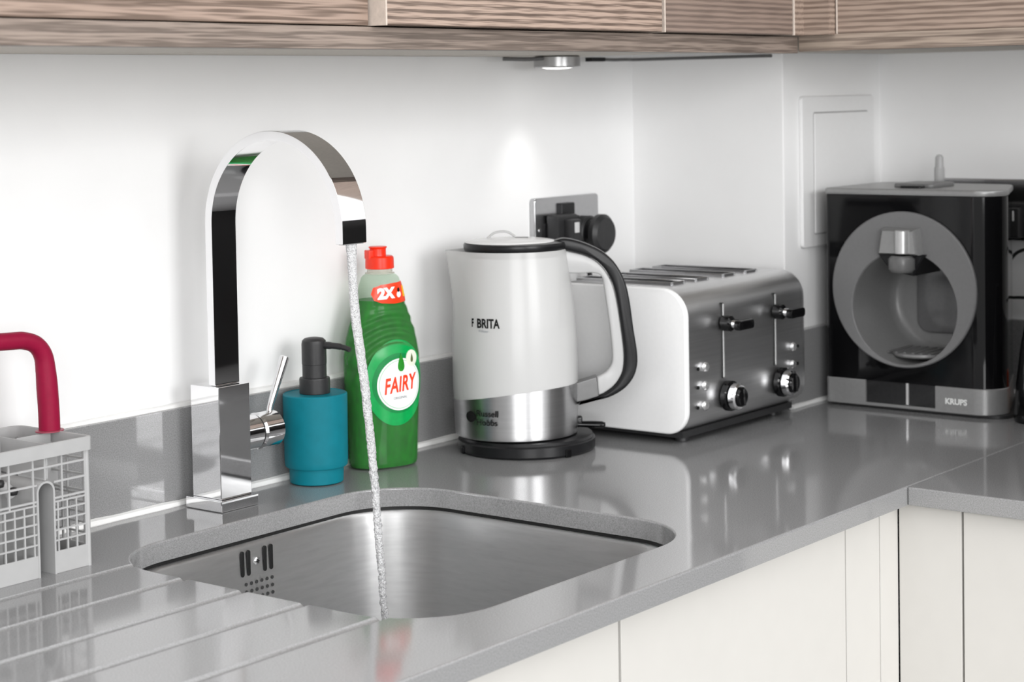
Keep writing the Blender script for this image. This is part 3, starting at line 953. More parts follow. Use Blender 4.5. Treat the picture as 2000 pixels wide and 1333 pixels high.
# lid
def lring(rx, ry, z, n=72, cx=-0.0065): return [(cx + rx * cos(2 * pi * k / n), ry * sin(2 * pi * k / n), z) for k in range(n)]
bm = bmesh.new()
loft(bm, [lring(0.0590, 0.0560, 0.2405), lring(0.0612, 0.0585, 0.2425), lring(0.0622, 0.0600, 0.2455), lring(0.0625, 0.0603, 0.2495), lring(0.0615, 0.0593, 0.2520), lring(0.055, 0.053, 0.2530)])
lid = fin('lid', bm, BLACKP, ket, 40)
bm = bmesh.new()
def lidr(s, z, cx=-0.0125): return [(cx + 0.0545 * s * cos(2 * pi * k / 64), 0.0535 * s * sin(2 * pi * k / 64), z) for k in range(64)]
loft(bm, [lidr(1, 0.2528), lidr(0.985, 0.2540), lidr(0.8, 0.2556), lidr(0.4, 0.2570), lidr(0.02, 0.2575)])
fin('lid_top', bm, WHITEP, lid, 60)
bm = bmesh.new(); tube(bm, bez([(-0.040, 0.010, 0.256), (-0.030, 0.010, 0.2632), (-0.016, 0.010, 0.2638), (-0.006, 0.010, 0.258)], 6), 0.0014, 8)
fin('lid_pull', bm, FROSTH, lid, 60)
bm = B(-0.006, 0.010, -0.004, 0.004, 0.2560, 0.2580, bev=0.0006); fin('lid_hinge', bm, GREYP_D, lid, 40)
def kp(x, y): return ((x - 1028) / 1605.0, (876 - y) / 1605.0)
outer = [(1092, 470), (1112, 465), (1138, 470), (1165, 480), (1190, 494), (1213, 517), (1230, 550), (1239, 590), (1245, 640), (1252, 690), (1251, 718), (1243, 740), (1226, 760), (1200, 775), (1170, 783), (1132, 790)]
inner = [(1134, 786), (1166, 778), (1188, 769), (1205, 757), (1217, 742), (1225, 722), (1227, 690), (1222, 640), (1215, 590), (1207, 556), (1194, 530), (1176, 510), (1152, 497), (1122, 489), (1094, 481)]
def curve2(P, k=5):
    return [(p.x, p.y) for p in bez([(a, b, 0) for a, b in P], k)]
blk = [kp(*p) for p in curve2(outer)] + [kp(*p) for p in curve2(inner)]
bm = bmesh.new(); prism(bm, blk, -0.0130, 0.0130, 'y', 0.0030, 3)
fin('handle', bm, BLACKP, ket, 50)
clr_out = [(1094, 483), (1122, 491), (1152, 499), (1176, 512), (1193, 531), (1206, 557), (1214, 591), (1221, 640), (1226, 690), (1224, 722), (1216, 741), (1204, 756), (1187, 768), (1175, 773)]
clr_in = [(1173, 738), (1190, 728), (1201, 714), (1204, 695), (1201, 650), (1195, 600), (1190, 562), (1187, 545), (1180, 536), (1165, 533), (1145, 534), (1118, 532), (1100, 520)]
cl = [kp(*p) for p in curve2(clr_out)] + [kp(*p) for p in curve2(clr_in)]
bm = bmesh.new(); prism(bm, cl, -0.0095, 0.0095, 'y', 0.0022, 2)
fin('handle_core', bm, FROSTH, ket, 50)
br = [kp(*p) for p in ((1118, 752), (1172, 736), (1176, 774), (1150, 782), (1118, 788))]
bm = bmesh.new(); prism(bm, br, -0.0120, 0.0120, 'y', 0.0020, 2)
fin('handle_bracket', bm, GREYP_D, ket, 40)
bm = bmesh.new()
tube(bm, [(0.058, 0, 0.0285), (0.085, 0, 0.0275), (0.096, 0, 0.0270), (0.100, 0, 0.0268)], [0.006, 0.0075, 0.0072, 0.0045], 18, 0.55)
box(bm, 0.060, 0.072, -0.006, 0.006, 0.026, 0.038, 0.0015, 1)
fin('switch_lever', bm, BLACKG, ket, 45)
def ktext(name, body, size, x, z, sx, bold, material, align='LEFT', rise=0.0, prt=None):
    bm = text_bm(body, size, sx, bold, 0.0001, align)
    subdiv_long(bm, 0.004)
    for v in bm.verts:
        X = x + v.co.x; Z = z + v.co.y + rise * v.co.x
        front = kring(Z, 360)
        best = None
        cxk = -0.0080 - 0.0015 * Z / 0.245
        s = min(1, Z / 0.245)
        rx = 0.0735 + 0.0030 * sin(pi * min(1, s * 1.1)) - 0.0085 * s ** 4
        ry = 0.0735 + 0.0025 * sin(pi * min(1, s * 1.1)) - 0.0125 * s ** 2
        q = max(-0.999, min(0.999, (X - cxk) / rx))
        Y = -ry * sqrt(1 - q * q)
        nrm = Vector((q / rx, Y / ry / ry, 0)).normalized()
        v.co = Vector((X, Y, Z)) + nrm * ((0.0016 if Z < 0.08 else 0.0004) + (0.0001 if v.co.z > 0 else 0))
    return fin(name, bm, material, ket, None)
ktext('logo_text', 'BRITA', 0.0150, -0.0530, 0.1600, 0.66, 0.0005, INK)
ktext('logo_mark', 'F', 0.0130, -0.0592, 0.1605, 0.42, 0.0006, INK)
ktext('logo_text', 'Filter', 0.0045, -0.0510, 0.1515, 1.25, 0.0, INKG)
ktext('logo_text', 'Russell', 0.0108, -0.0550, 0.0535, 0.86, 0.0001, INK)
ktext('logo_text', 'Hobbs', 0.0108, -0.0550, 0.0430, 0.86, 0.0001, INK)
bm = bmesh.new()
lathe(bm, [(0.0004, 0), (0.0055, 0.0002), (0.0055, 0.0008), (0.0004, 0.001)], 24)
bmesh.ops.rotate(bm, verts=bm.verts, cent=(0, 0, 0), matrix=Matrix.Rotation(pi / 2, 3, 'X'))
for v in bm.verts:
    X = -0.0625 + v.co.x; q = (X + 0.0085) / 0.0755; Y = -0.0752 * sqrt(1 - q * q)
    v.co = Vector((X * 1.0, Y + v.co.y * 0.6 - 0.0004, 0.0485 + v.co.z * 1.2))
fin('logo_mark', bm, INK, ket, 60)
# cord of the kettle base
bm = bmesh.new()
tube(bm, bez([(-0.020, -0.055, 0.006), (0.03, -0.035, 0.0045), (0.055, -0.014, 0.005), (0.058, -0.008, 0.012)], 6), 0.0032, 10)
bm.free()

# ------------------------------------------------------------------ toaster
t0 = Vector((0.063, -0.278, 0.0))
toa = thing('toaster', 'four slice toaster with brushed steel front and white end panels', 'toaster', t0)
TW, TD = 0.291, 0.222
def prof(inset):
    return rrect(inset, TD - inset, 0.013 + inset, 0.192 - inset, (0.030 - inset, 0.030 - inset, 0.036 - inset, 0.036 - inset), 12)
bm = bmesh.new(); prism(bm, prof(0.0012), 0.009, TW - 0.009, 'x')
body = fin('body', bm, STEEL, toa, 35)
slots = []
for x in (0.045, 0.100, 0.165, 0.220):
    slots.append(B(x, x + 0.026, 0.050, 0.190, 0.120, 0.30))
boolean(body, slots)
bm = bmesh.new()
for x in (0.045, 0.100, 0.165, 0.220):
    for w0, w1, d0, d1 in ((x - 0.003, x, 0.047, 0.193), (x + 0.026, x + 0.029, 0.047, 0.193), (x, x + 0.026, 0.047, 0.050), (x, x + 0.026, 0.190, 0.193)):
        box(bm, w0, w1, d0, d1, 0.1895, 0.1945, 0.0008, 1)
fin('slot_frames', bm, CHROME_D, toa, 35)
for x0, x1, mm_ in ((0.0, 0.0092, WHITEP), (TW - 0.0092, TW, STEEL)):
    bm = bmesh.new(); prism(bm, prof(0.0 if x0 < 0.1 else 0.0012), x0, x1, 'x', 0.0028 if x0 < 0.1 else 0.0004, 3)
    fin('end_panel', bm, mm_, toa, 50)
for x, y in ((0.035, 0.030), (TW - 0.035, 0.030), (0.035, TD - 0.03), (TW - 0.035, TD - 0.03)):
    bm = bmesh.new(); cyl(bm, (x, y, 0.0004), (x, y, 0.0145), 0.009, 20); fin('foot', bm, BLACKM, toa)
bm = B(0.012, TW - 0.012, 0.014, TD - 0.014, 0.0075, 0.0155); fin('underside', bm, BLACKM, toa)
for x, zl in ((0.0845, 0.1425), (0.2120, 0.1440)):
    bm = bmesh.new()
    prism(bm, rrect(x - 0.0022, x + 0.0022, 0.0735, 0.1680, 0.0022, 5), -0.0004, 0.004, 'y')
    sl = fin('lever_slot', bm, mat('slot_dark', (0.01, 0.01, 0.01), 0.5, noise_amt=0.1), toa)
    bm = bmesh.new(); box(bm, x - 0.0004, x + 0.0026, -0.0012, 0.0006, 0.0745, 0.1665, 0.0003, 1)
    fin('slot_trim', bm, mat('bright_trim', (0.8, 0.8, 0.8), 0.25, 0.6, noise_amt=0.02), sl)
    bm = bmesh.new()
    cyl(bm, (x, 0.0, zl), (x, -0.0145, zl), 0.0098, 24, 0.002)
    lv = fin('lever', bm, BLACKG, toa, 40)
    bm = bmesh.new()
    prism(bm, rrect(x - 0.0030, x + 0.0030, zl - 0.0058, zl + 0.0058, 0.0028, 5), -0.013, -0.030, 'y', 0.001, 1)
    prism(bm, rrect(x - 0.0180, x + 0.0180, zl - 0.0062, zl + 0.0062, 0.0050, 5), -0.0265, -0.036, 'y', 0.002, 2)
    fin('lever_grip', bm, BLACKG, lv, 40)
    bm = bmesh.new(); cyl(bm, (x, -0.0140, zl), (x, -0.0265, zl), 0.0055, 20, 0.001); fin('lever_neck', bm, CHROME, lv, 40)
for x in (0.0935, 0.2240):
    bm = bmesh.new(); cyl(bm, (x, 0.0, 0.0505), (x, -0.009, 0.0505), 0.0190, 40, 0.0015); kn = fin('dial', bm, BLACKG, toa, 40)
    bm = bmesh.new(); cyl(bm, (x, -0.009, 0.0505), (x, -0.0200, 0.0505), 0.0165, 40, 0.002); fin('dial_ring', bm, CHROME, kn, 40)
    bm = bmesh.new(); cyl(bm, (x, -0.0195, 0.0505), (x, -0.0235, 0.0505), 0.0125, 32, 0.0015); box(bm, x - 0.0022, x + 0.0022, -0.0265, -0.021, 0.040, 0.061, 0.001, 1); fin('dial_face', bm, BLACKG, kn, 40)
for x, z in ((0.0420, 0.0930), (0.0415, 0.0700), (0.0405, 0.0455), (0.2570, 0.0930), (0.2560, 0.0700), (0.2530, 0.0440)):
    bm = bmesh.new(); cyl(bm, (x, 0.001, z), (x, -0.0042, z), 0.0062, 24, 0.0018); fin('button', bm, mat('satin_button', (0.85, 0.85, 0.85), 0.18, 0.9, noise_amt=0.02), toa, 50)
    bm = bmesh.new(); xx = x - 0.0145 if x < 0.1 else x + 0.0150
    cyl(bm, (xx, 0.001, z - 0.001), (xx, -0.0006, z - 0.001), 0.0022, 12); fin('button_mark', bm, INK, toa, 50)

# ------------------------------------------------------------------ coffee machine
c0 = Vector((0.431, -0.398, 0.0))
cof = thing('coffee_machine', 'black glossy capsule coffee machine with a round grey front opening', 'coffee machine', c0)
def Cc(name, bm, material, parent=None, smooth=35):
    return fin(name, bm, material, parent or cof, smooth, c0)
CY0, CY1, CX1 = -0.529, -0.267, 0.606
def rpoly(P, R, k=10):
    o = []
    n = len(P)
    for i in range(n):
        a, b, c = Vector(P[i - 1]), Vector(P[i]), Vector(P[(i + 1) % n])
        u = (a - b).normalized(); v = (c - b).normalized()
        th = u.angle(v); r = R[i]; d = r / math.tan(th / 2)
        p0 = b + u * d; cen = b + (u + v).normalized() * (r / sin(th / 2))
        a0 = math.atan2(p0.y - cen.y, p0.x - cen.x); p1 = b + v * d
        a1 = math.atan2(p1.y - cen.y, p1.x - cen.x)
        da = (a1 - a0 + pi) % (2 * pi) - pi
        o += [(cen.x + r * cos(a0 + da * j / k), cen.y + r * sin(a0 + da * j / k)) for j in range(k + 1)]
    return o
def cprof(g=0.0):
    return rpoly([(0.431 - g, CY0 + 0.001 - g), (0.590 + g, -0.468 - g), (CX1 + g, CY1 + g), (0.431 - g, CY1 + g)], (0.034, 0.020, 0.020, 0.008))
bm = bmesh.new(); prism(bm, cprof(), 0.0385, 0.288, 'z')
cb = Cc('body', bm, BLACKG)
RC_Y, RC_Z = -0.386, 0.1385
rc = bmesh.new(); cyl(rc, (0.40, RC_Y, RC_Z), (0.545, RC_Y, RC_Z), 0.0765, 72)
bmesh.ops.translate(rc, verts=rc.verts, vec=-c0)
cb.data.materials.clear(); cb.data.materials.append(BLACKG)
boolean(cb, [rc], smooth=30)
# inner lining of the cup bay
bm = bmesh.new()
N = 72
def circ(r, x, cy=RC_Y, czz=RC_Z): return [(x, cy + r * cos(2 * pi * k / N), czz + r * sin(2 * pi * k / N)) for k in range(N)]
loft(bm, [circ(0.0766, 0.5449), circ(0.0766, 0.4295), circ(0.0752, 0.4295), circ(0.0752, 0.530), circ(0.0700, 0.5400), circ(0.0600, 0.5435), circ(0.0008, 0.5435)], (True, False))
Cc('cup_bay', bm, mat('bay_grey', (0.20, 0.20, 0.20), 0.30, noise_amt=0.03), None, 50)
bm = bmesh.new(); prism(bm, rrect(RC_Y - 0.062, RC_Y + 0.034, RC_Z - 0.045, RC_Z + 0.052, 0.018, 8), 0.536, 0.5415, 'x', 0.002, 2)
bmesh.ops.translate(bm, verts=bm.verts, vec=(0, 0, 0))
Cc('bay_window', bm, mat('smoked_plastic', (0.12, 0.12, 0.122), 0.12, noise_amt=0.05), None, 45)
bm = bmesh.new()
ysc, zsc = -0.3845, 0.1632
ro = circ(0.1040, 0.4312, ysc, zsc); ri = circ(0.0755, 0.4312)
loft(bm, [ro, circ(0.1040, 0.4272, ysc, zsc), circ(0.1025, 0.4258, ysc, zsc), circ(0.0766, 0.4262), circ(0.0755, 0.4272), ri], (False, False))
Cc('front_ring', bm, GREYR, None, 40)
bm = bmesh.new(); lathe(bm, [(0.001, 0), (0.054, 0), (0.056, 0.002), (0.056, 0.005), (0.001, 0.005)], 40, (0.487, RC_Y, 0.0700), True, 0.8, 0.75)
dtz = Cc('drip_tray', bm, mat('tray_grey', (0.3, 0.3, 0.3), 0.25, 0.4, noise_amt=0.05))
bm = bmesh.new()
for i in range(7): box(bm, 0.452, 0.522, RC_Y - 0.036 + 0.012 * i - 0.002, RC_Y - 0.036 + 0.012 * i + 0.002, 0.0748, 0.0762)
Cc('tray_slats', bm, GREYP_D, dtz)
# capsule holder
bm = bmesh.new()
def trap(x, w0, w1, z0, z1, y=-0.3860): return [(x, y - w1, z1), (x, y + w1, z1), (x, y + w0, z0), (x, y - w0, z0)]
loft(bm, [trap(0.4300, 0.030, 0.026, 0.211, 0.247), trap(0.4120, 0.029, 0.024, 0.211, 0.2445), trap(0.4080, 0.026, 0.021, 0.213, 0.2420)])
hold = Cc('capsule_holder', bm, SILVERP)
bm = bmesh.new(); cyl(bm, (0.4080, -0.394, 0.2130), (0.4080, -0.394, 0.2440), 0.010, 24, 0.001)
Cc('holder_pull', bm, mat('satin_silver', (0.6, 0.6, 0.6), 0.3, 0.6, noise_amt=0.03), hold, 45)
bm = bmesh.new(); prism(bm, [(RC_Y - 0.034, 0.2115), (RC_Y + 0.034, 0.2115), (RC_Y + 0.014, 0.188), (RC_Y - 0.018, 0.183)], 0.418, 0.500, 'x', 0.002, 1)
Cc('nozzle_housing', bm, BLACKP)
bm = bmesh.new(); cyl(bm, (0.414, RC_Y - 0.004, 0.2100), (0.414, RC_Y - 0.004, 0.1880), 0.0175, 32, 0.004)
Cc('nozzle', bm, mat('nozzle_grey', (0.13, 0.13, 0.13), 0.3, noise_amt=0.03), None, 45)
bm = bmesh.new(); prism(bm, cprof(0.0012), 0.2880, 0.2965, 'z', 0.0025, 2); Cc('top_cover', bm, SILVERP)
# base band
bm = bmesh.new(); prism(bm, cprof(0.0010), 0.0040, 0.0385, 'z', 0.001, 1)
bb = Cc('base_band', bm, SILVERP)
boolean(bb, [(lambda b: (bmesh.ops.translate(b, verts=b.verts, vec=-c0), b)[1])(B(0.40, 0.500, -0.4285, -0.3270, 0.0085, 0.06))], smooth=35)
bm = B(0.4325, 0.4990, -0.4280, -0.3275, 0.0090, 0.0383); Cc('tray_recess', bm, mat('smoked_tray', (0.025, 0.025, 0.026), 0.12, noise_amt=0.1))
bm = B(0.4305, 0.4335, -0.3895, -0.3860, 0.0095, 0.0383, bev=0.0004); Cc('tray_rib', bm, mat('bright_trim'))
bm = bmesh.new(); prism(bm, rrect(0.438, CX1 - 0.006, CY0 + 0.008, CY1 - 0.006, 0.02, 6), 0.0004, 0.0045, 'z'); Cc('foot_pad', bm, BLACKM)
bm = text_bm('KRUPS', 0.0105, 1.0, 0.0004, 0.0002)
for v in bm.verts: v.co = Vector((0.4293 - v.co.z, -0.4580 - v.co.x, 0.0195 + v.co.y))
Cc('brand_text', bm, LWHITE, None, None)
bm = bmesh.new(); prism(bm, rrect(0.468, 0.540, -0.409, -0.350, 0.008, 6), 0.2960, 0.3020, 'z', 0.002, 2); Cc('start_button', bm, GREYP_D)
bm = bmesh.new(); prism(bm, rrect(0.455, 0.475, -0.398, -0.366, 0.004, 6), 0.2960, 0.2995, 'z', 0.001, 1); Cc('lever_tab', bm, BLACKP)
bm = bmesh.new(); lathe(bm, [(0.0001, 0.2955), (0.0072, 0.2955), (0.0072, 0.3180), (0.0060, 0.3210), (0.0055, 0.3330), (0.0035, 0.3365), (0.0001, 0.3370)], 24, (0.575, -0.368, 0.0)); Cc('water_tank_tip', bm, CLEARP, None, 45)
# side skirt bulge at the lower left
bm = bmesh.new(); lathe(bm, [(0.001, 0.055), (0.050, 0.055), (0.072, 0.075), (0.080, 0.110), (0.074, 0.145), (0.050, 0.170), (0.001, 0.175)], 40, (0.520, CY1 - 0.006, -0.015), True, 0.95, 0.14)
Cc('side_bulge', bm, BLACKG, None, 60)

# ------------------------------------------------------------------ sockets and plugs
def socket(name, label, origin, right, normal, w=0.146, h=0.086, rockers=((0.040, 0.012), (0.094, 0.012))):
    """right = direction along the wall, normal = out of the wall"""
    s = thing(name, label, 'socket', origin)
    R_ = Vector(right); N_ = Vector(normal)
    Mx = Matrix((R_, N_, Vector((0, 0, 1)))).transposed()
    def put(nm, bm, material, parent=None, smooth=35):
        bmesh.ops.transform(bm, matrix=Mx.to_4x4(), verts=bm.verts)
        return fin(nm, bm, material, parent or s, smooth)
    bm = bmesh.new(); prism(bm, rrect(0, w, -h, 0, 0.005, 6), 0.0, 0.0095, 'y', 0.0022, 3); pl = put('face_plate', bm, mat('plate_steel', (0.50, 0.50, 0.51), 0.2, 1.0, noise_amt=0.03))
    for x in (0.010, w - 0.010):
        bm = bmesh.new(); cyl(bm, (x, 0.0085, -0.043), (x, 0.0106, -0.043), 0.003, 14, 0.0006); put('fixing_screw', bm, CHROME, pl)
    for x in (0.020, w - 0.067):
        bm = bmesh.new(); prism(bm, rrect(x, x + 0.047, -0.072, -0.034, 0.002, 4), 0.008, 0.0106, 'y'); put('outlet_insert', bm, BLACKP, pl)
    for x, rw in rockers:
        bm = bmesh.new(); prism(bm, rrect(x, x + rw, -0.034, -0.009, 0.0015, 4), 0.0085, 0.0150, 'y', 0.001, 1); put('rocker_switch', bm, BLACKP, pl)
    return s, put
s1, put1 = socket('wall_socket', 'brushed steel double wall socket on the back wall, above the kettle', (0.136, WY, 0.292), (1, 0, 0), (0, -1, 0), rockers=((0.053, 0.030),))
def plug_box(label, origin, right, normal, kind):
    p = thing('plug', label, 'plug', origin)
    R_ = Vector(right); N_ = Vector(normal)
    Mx = Matrix((R_, N_, Vector((0, 0, 1)))).transposed()
    def put(nm, bm, material, parent=None, smooth=40):
        bmesh.ops.transform(bm, matrix=Mx.to_4x4(), verts=bm.verts)
        return fin(nm, bm, material, parent or p, smooth)
    if kind == 'round':
        bm = bmesh.new(); cyl(bm, (0, 0.0, 0), (0, 0.020, 0), 0.0240, 40, 0.003); b = put('plug_body', bm, BLACKM)
        bm = bmesh.new(); cyl(bm, (0, 0.020, 0), (0, 0.027, 0), 0.0200, 40, 0.001); put('grip_groove', bm, BLACKP)
        bm = bmesh.new(); cyl(bm, (0, 0.027, 0.0), (0, 0.044, 0.0), 0.0265, 40, 0.005); put('grip_disc', bm, BLACKM)
    else:
        bm = bmesh.new(); box(bm, -0.024, 0.024, 0.0, 0.020, -0.030, 0.018, 0.004, 2)
        b = put('plug_body', bm, BLACKM)
        bm = bmesh.new(); box(bm, -0.010, 0.012, 0.018, 0.034, -0.030, 0.012, 0.003, 2); put('grip', bm, BLACKM)
        bm = bmesh.new(); box(bm, -0.0055, 0.0045, 0.0338, 0.0352, -0.006, 0.008, 0.0004, 1); lb = put('label', bm, mat('pale_sticker', (0.6, 0.6, 0.6), 0.4, noise_amt=0.05))
    if kind == 'short': return p
    bm = bmesh.new(); tube(bm, bez([(0, 0.012, -0.024), (0, 0.013, -0.045), (0.004, 0.016, -0.08), (0.008, 0.018, -0.125)], 6), 0.0034, 10); put('cord', bm, LINER)
    return p
plug_box('square black plug with a pale square sticker, left one in the steel double socket', (0.182, WY - 0.0107, 0.251), (1, 0, 0), (0, -1, 0), 'box')
plug_box('round black disc-shaped plug standing out of the steel double socket above the kettle', (0.2360, WY - 0.0107, 0.2400), (1, 0, 0), (0, -1, 0), 'round')
s2_, put2 = socket('wall_socket', 'dark double wall socket behind the coffee machine on the right wall', (0.666, -0.328, 0.300), (0, -1, 0), (-1, 0, 0))
p2 = plug_box('black plug behind the coffee machine, in the dark double socket', (0.6553, -0.452, 0.250), (0, -1, 0), (-1, 0, 0), 'short')
bm = bmesh.new()
tube(bm, bez([(0.640, -0.440, 0.185), (0.636, -0.456, 0.200), (0.634, -0.480, 0.206), (0.632, -0.53, 0.206), (0.630, -0.58, 0.196)], 8), 0.0024, 10)
tag(fin('power_cord', bm, LINER, None, 60), 'black cord arching out from behind the coffee machine, the upper one', 'cord')
bm = bmesh.new()
tube(bm, bez([(0.640, -0.430, 0.134), (0.636, -0.460, 0.137), (0.634, -0.500, 0.136), (0.632, -0.58, 0.132)], 8), 0.0022, 10)
tag(fin('power_cord', bm, LINER, None, 60), 'black cord running level against the wall, below the arching one', 'cord')

# blank access panel on the pillar
ap = thing('access_panel', 'white blank access panel with a recessed door on the pillar', 'panel', (0.424, -0.232, 0.213))
bm = bmesh.new(); prism(bm, rrect(0.424, 0.634, 0.213, 0.421, 0.006, 5), -0.232, -0.2385, 'y', 0.002, 2)
fin('frame', bm, mat('panel_white', (0.80, 0.80, 0.80), 0.45, noise_amt=0.01), ap, 35, (0.424, -0.232, 0.213))
bm = bmesh.new(); prism(bm, rrect(0.4535, 0.6135, 0.2300, 0.3990, 0.004, 5), -0.237, -0.2390, 'y', 0.0003, 1)
fin('door_gap', bm, mat('panel_gap', (0.35, 0.35, 0.35), 0.6, noise_amt=0.02), ap, 35, (0.424, -0.232, 0.213))
bm = bmesh.new(); prism(bm, rrect(0.4547, 0.6123, 0.2312, 0.3972, 0.003, 5), -0.2378, -0.2402, 'y', 0.0006, 1)
fin('door', bm, mat('panel_white'), ap, 35, (0.424, -0.232, 0.213))

# ------------------------------------------------------------------ objects at the right edge
pmx, pmy = 0.452, -0.560
pg = thing('pepper_grinder', 'tall black tapering grinder cut off by the right edge', 'grinder', (pmx, pmy, 0.0))
bm = bmesh.new(); lathe(bm, [(0.001, 0.0004), (0.0285, 0.0004), (0.0300, 0.003), (0.0295, 0.012), (0.0270, 0.050), (0.0215, 0.095), (0.0150, 0.130), (0.0120, 0.150), (0.0001, 0.152)], 40); fin('body', bm, BLACKG, pg, 50)
bm = bmesh.new(); lathe(bm, [(0.0001, 0.1515), (0.0118, 0.1515), (0.0125, 0.156), (0.0100, 0.168), (0.0001, 0.171)], 32); fin('knob', bm, BLACKM, pg, 50)
oj = thing('spice_jar', 'small orange-red jar half hidden behind the black grinder', 'jar', (0.540, -0.524, 0.0))
bm = bmesh.new(); lathe(bm, [(0.001, 0.0004), (0.019, 0.0004), (0.020, 0.003), (0.020, 0.020), (0.0195, 0.022)], 32); fin('jar_base', bm, mat('tan_label', (0.45, 0.22, 0.08), 0.4, noise_amt=0.2), oj, 40)
bm = bmesh.new(); lathe(bm, [(0.0195, 0.022), (0.020, 0.024), (0.020, 0.045), (0.017, 0.050), (0.001, 0.051)], 32); fin('jar_body', bm, mat('orange_red', (0.75, 0.08, 0.01), 0.3, noise_amt=0.35, noise_scale=90), oj, 40)

# ------------------------------------------------------------------ base cabinets
def cab(label, x0, x1, y0=-0.578, hidden_gap=0.0, depth=0.5):
    t = thing('base_cabinet', label, 'cabinet', ((x0 + x1) / 2, y0, -0.88))
    of = ((x0 + x1) / 2, y0, -0.88)
    bm = bmesh.new()
    box(bm, x0 + 0.001, x0 + 0.018, y0 + 0.020, -0.02, -0.88, -0.215)
    box(bm, x1 - 0.018, x1 - 0.001, y0 + 0.020, -0.02, -0.88, -0.215)
    box(bm, x0 + 0.018, x1 - 0.018, y0 + 0.020, -0.02, -0.88, -0.862)
    fin('carcass', bm, CREAM, t, 35, of)
    bm = B(x0 + 0.0008, x1 - 0.0008, y0, y0 + 0.019, -0.80, -0.0235, bev=0.0012); fin('door', bm, CREAM, t, 35, of)
    return t
cab('white base cabinet under the sink, left of the pale vertical joint', -1.12, -0.5145)
cab('wide white base cabinet front right of the sink, below the toaster', -0.5125, -0.0985)
t = thing('filler_panel', 'narrow white filler panel next to the inner corner of the cabinets', 'panel', (-0.06, -0.578, -0.88))
bm = B(-0.0975, -0.0225, -0.578, -0.560, -0.88, -0.0225, bev=0.0008); fin('panel', bm, CREAM, t, 35, (-0.06, -0.578, -0.88))
t = thing('corner_post', 'slim white post in the inner corner between the two base runs', 'post', (0.0, -0.58, -0.88))
bm = B(-0.0220, 0.0195, -0.579, -0.560, -0.88, -0.0222, bev=0.0006); fin('post', bm, CREAM, t, 35, (0, -0.58, -0.88))
t = thing('filler_panel', 'white filler panel on the right-hand run, left of the dark door gap', 'panel', (0.02, -0.62, -0.88))
bm = B(0.0200, 0.0390, -0.6535, -0.580, -0.88, -0.0222, bev=0.0008); fin('panel', bm, CREAM, t, 35, (0.02, -0.62, -0.88))
t = thing('base_cabinet', 'white base cabinet on the right-hand run, right of the dark door gap', 'cabinet', (0.02, -0.95, -0.88))
bm = B(0.0200, 0.0390, -0.818, -0.6557, -0.80, -0.0245, bev=0.0012); fin('door', bm, CREAM, t, 35, (0.02, -0.95, -0.88))
bm = bmesh.new(); box(bm, 0.040, 0.64, -0.673, -0.6535, -0.88, -0.022); box(bm, 0.040, 0.64, -0.818, -0.80, -0.88, -0.022); box(bm, 0.04, 0.64, -0.80, -0.673, -0.88, -0.862)
fin('carcass', bm, mat('carcass_brown', (0.16, 0.10, 0.07), 0.6, noise_amt=0.1), t, 35, (0.02, -0.95, -0.88))

# ------------------------------------------------------------------ wall cabinets
ZU, ZD = 0.4795, 0.4985
def wcab(label, x0, x1, yf, wm, edge=True):
    of = ((x0 + x1) / 2, -0.15, ZD)
    t = thing('wall_cabinet', label, 'wall cabinet', of)
    bm = B(x0 + 0.0005, x1 - 0.0005, -0.3045, WY - 0.0005, ZU + 0.0005, 1.2); fin('carcass', bm, UNDER, t, 35, of)
    bm = B(x0 + 0.0015, x1 - 0.0015, yf, -0.3055, ZD, 1.2, bev=0.0010); d = fin('door', bm, wm, t, 35, of)
    if edge:
        bm = B(x0 + 0.0006, x0 + 0.0026, yf - 0.0004, -0.3060, ZD - 0.0003, 1.2, bev=0.0004, seg=1); fin('door_edge', bm, EDGE, d, 35, of)
    return t
wcab('wood-grain wall cabinet at the left, its door set back', -1.55, -0.5440, -0.3250, WOODL, False)
wcab('wood-grain wall cabinet above tap and kettle, its door standing proud', -0.5430, -0.0765, -0.3440, WOODX)
wcab('darker wood-grain wall cabinet left of the inner corner', -0.0725, 0.2180, -0.3430, WOODX2)
of = (0.2, -0.31, ZU)
t = thing('light_rail', 'wood-grain light rail under the wall cabinets on the back wall', 'rail', of)
bm = B(-1.55, 0.2595, -0.3255, -0.3050, 0.4765, 0.4975, bev=0.0008); fin('rail', bm, WOODP, t, 35, of)
t = thing('corner_post', 'short wood-grain post at the inner corner of the wall cabinets', 'post', (0.26, -0.33, ZD))
bm = bmesh.new(); prism(bm, [(0.2210, -0.3430), (0.2440, -0.3430), (0.2440, -0.3780), (0.2620, -0.3780), (0.2620, -0.3060), (0.2210, -0.3060)], ZD, 1.2, 'z'); fin('post', bm, WOODY, t, 35, (0.26, -0.33, ZD))
bm = B(0.2182, 0.2208, -0.3436, -0.3060, ZD - 0.0003, 1.2, bev=0.0003, seg=1); fin('post_edge', bm, EDGE, t, 35, (0.26, -0.33, ZD))
of = (0.45, -0.7, ZU)
t = thing('wall_cabinet', 'wood-grain wall cabinet on the right-hand wall above the coffee machine', 'wall cabinet', of)
bm = bmesh.new(); box(bm, 0.2790, 0.6655, -0.819, -0.2460, ZU + 0.0005, 1.2); fin('carcass', bm, UNDER, t, 35, of)
bm = B(0.2600, 0.2780, -0.819, -0.3815, ZD + 0.001, 1.2, bev=0.0010); d = fin('door', bm, WOODY, t, 35, of)
bm = B(0.2594, 0.2780, -0.3815, -0.3795, ZD + 0.001, 1.2, bev=0.0004, seg=1); fin('door_edge', bm, EDGE, d, 35, of)
t = thing('light_rail', 'wood-grain light rail under the right-hand wall cabinet', 'rail', (0.27, -0.7, ZU))
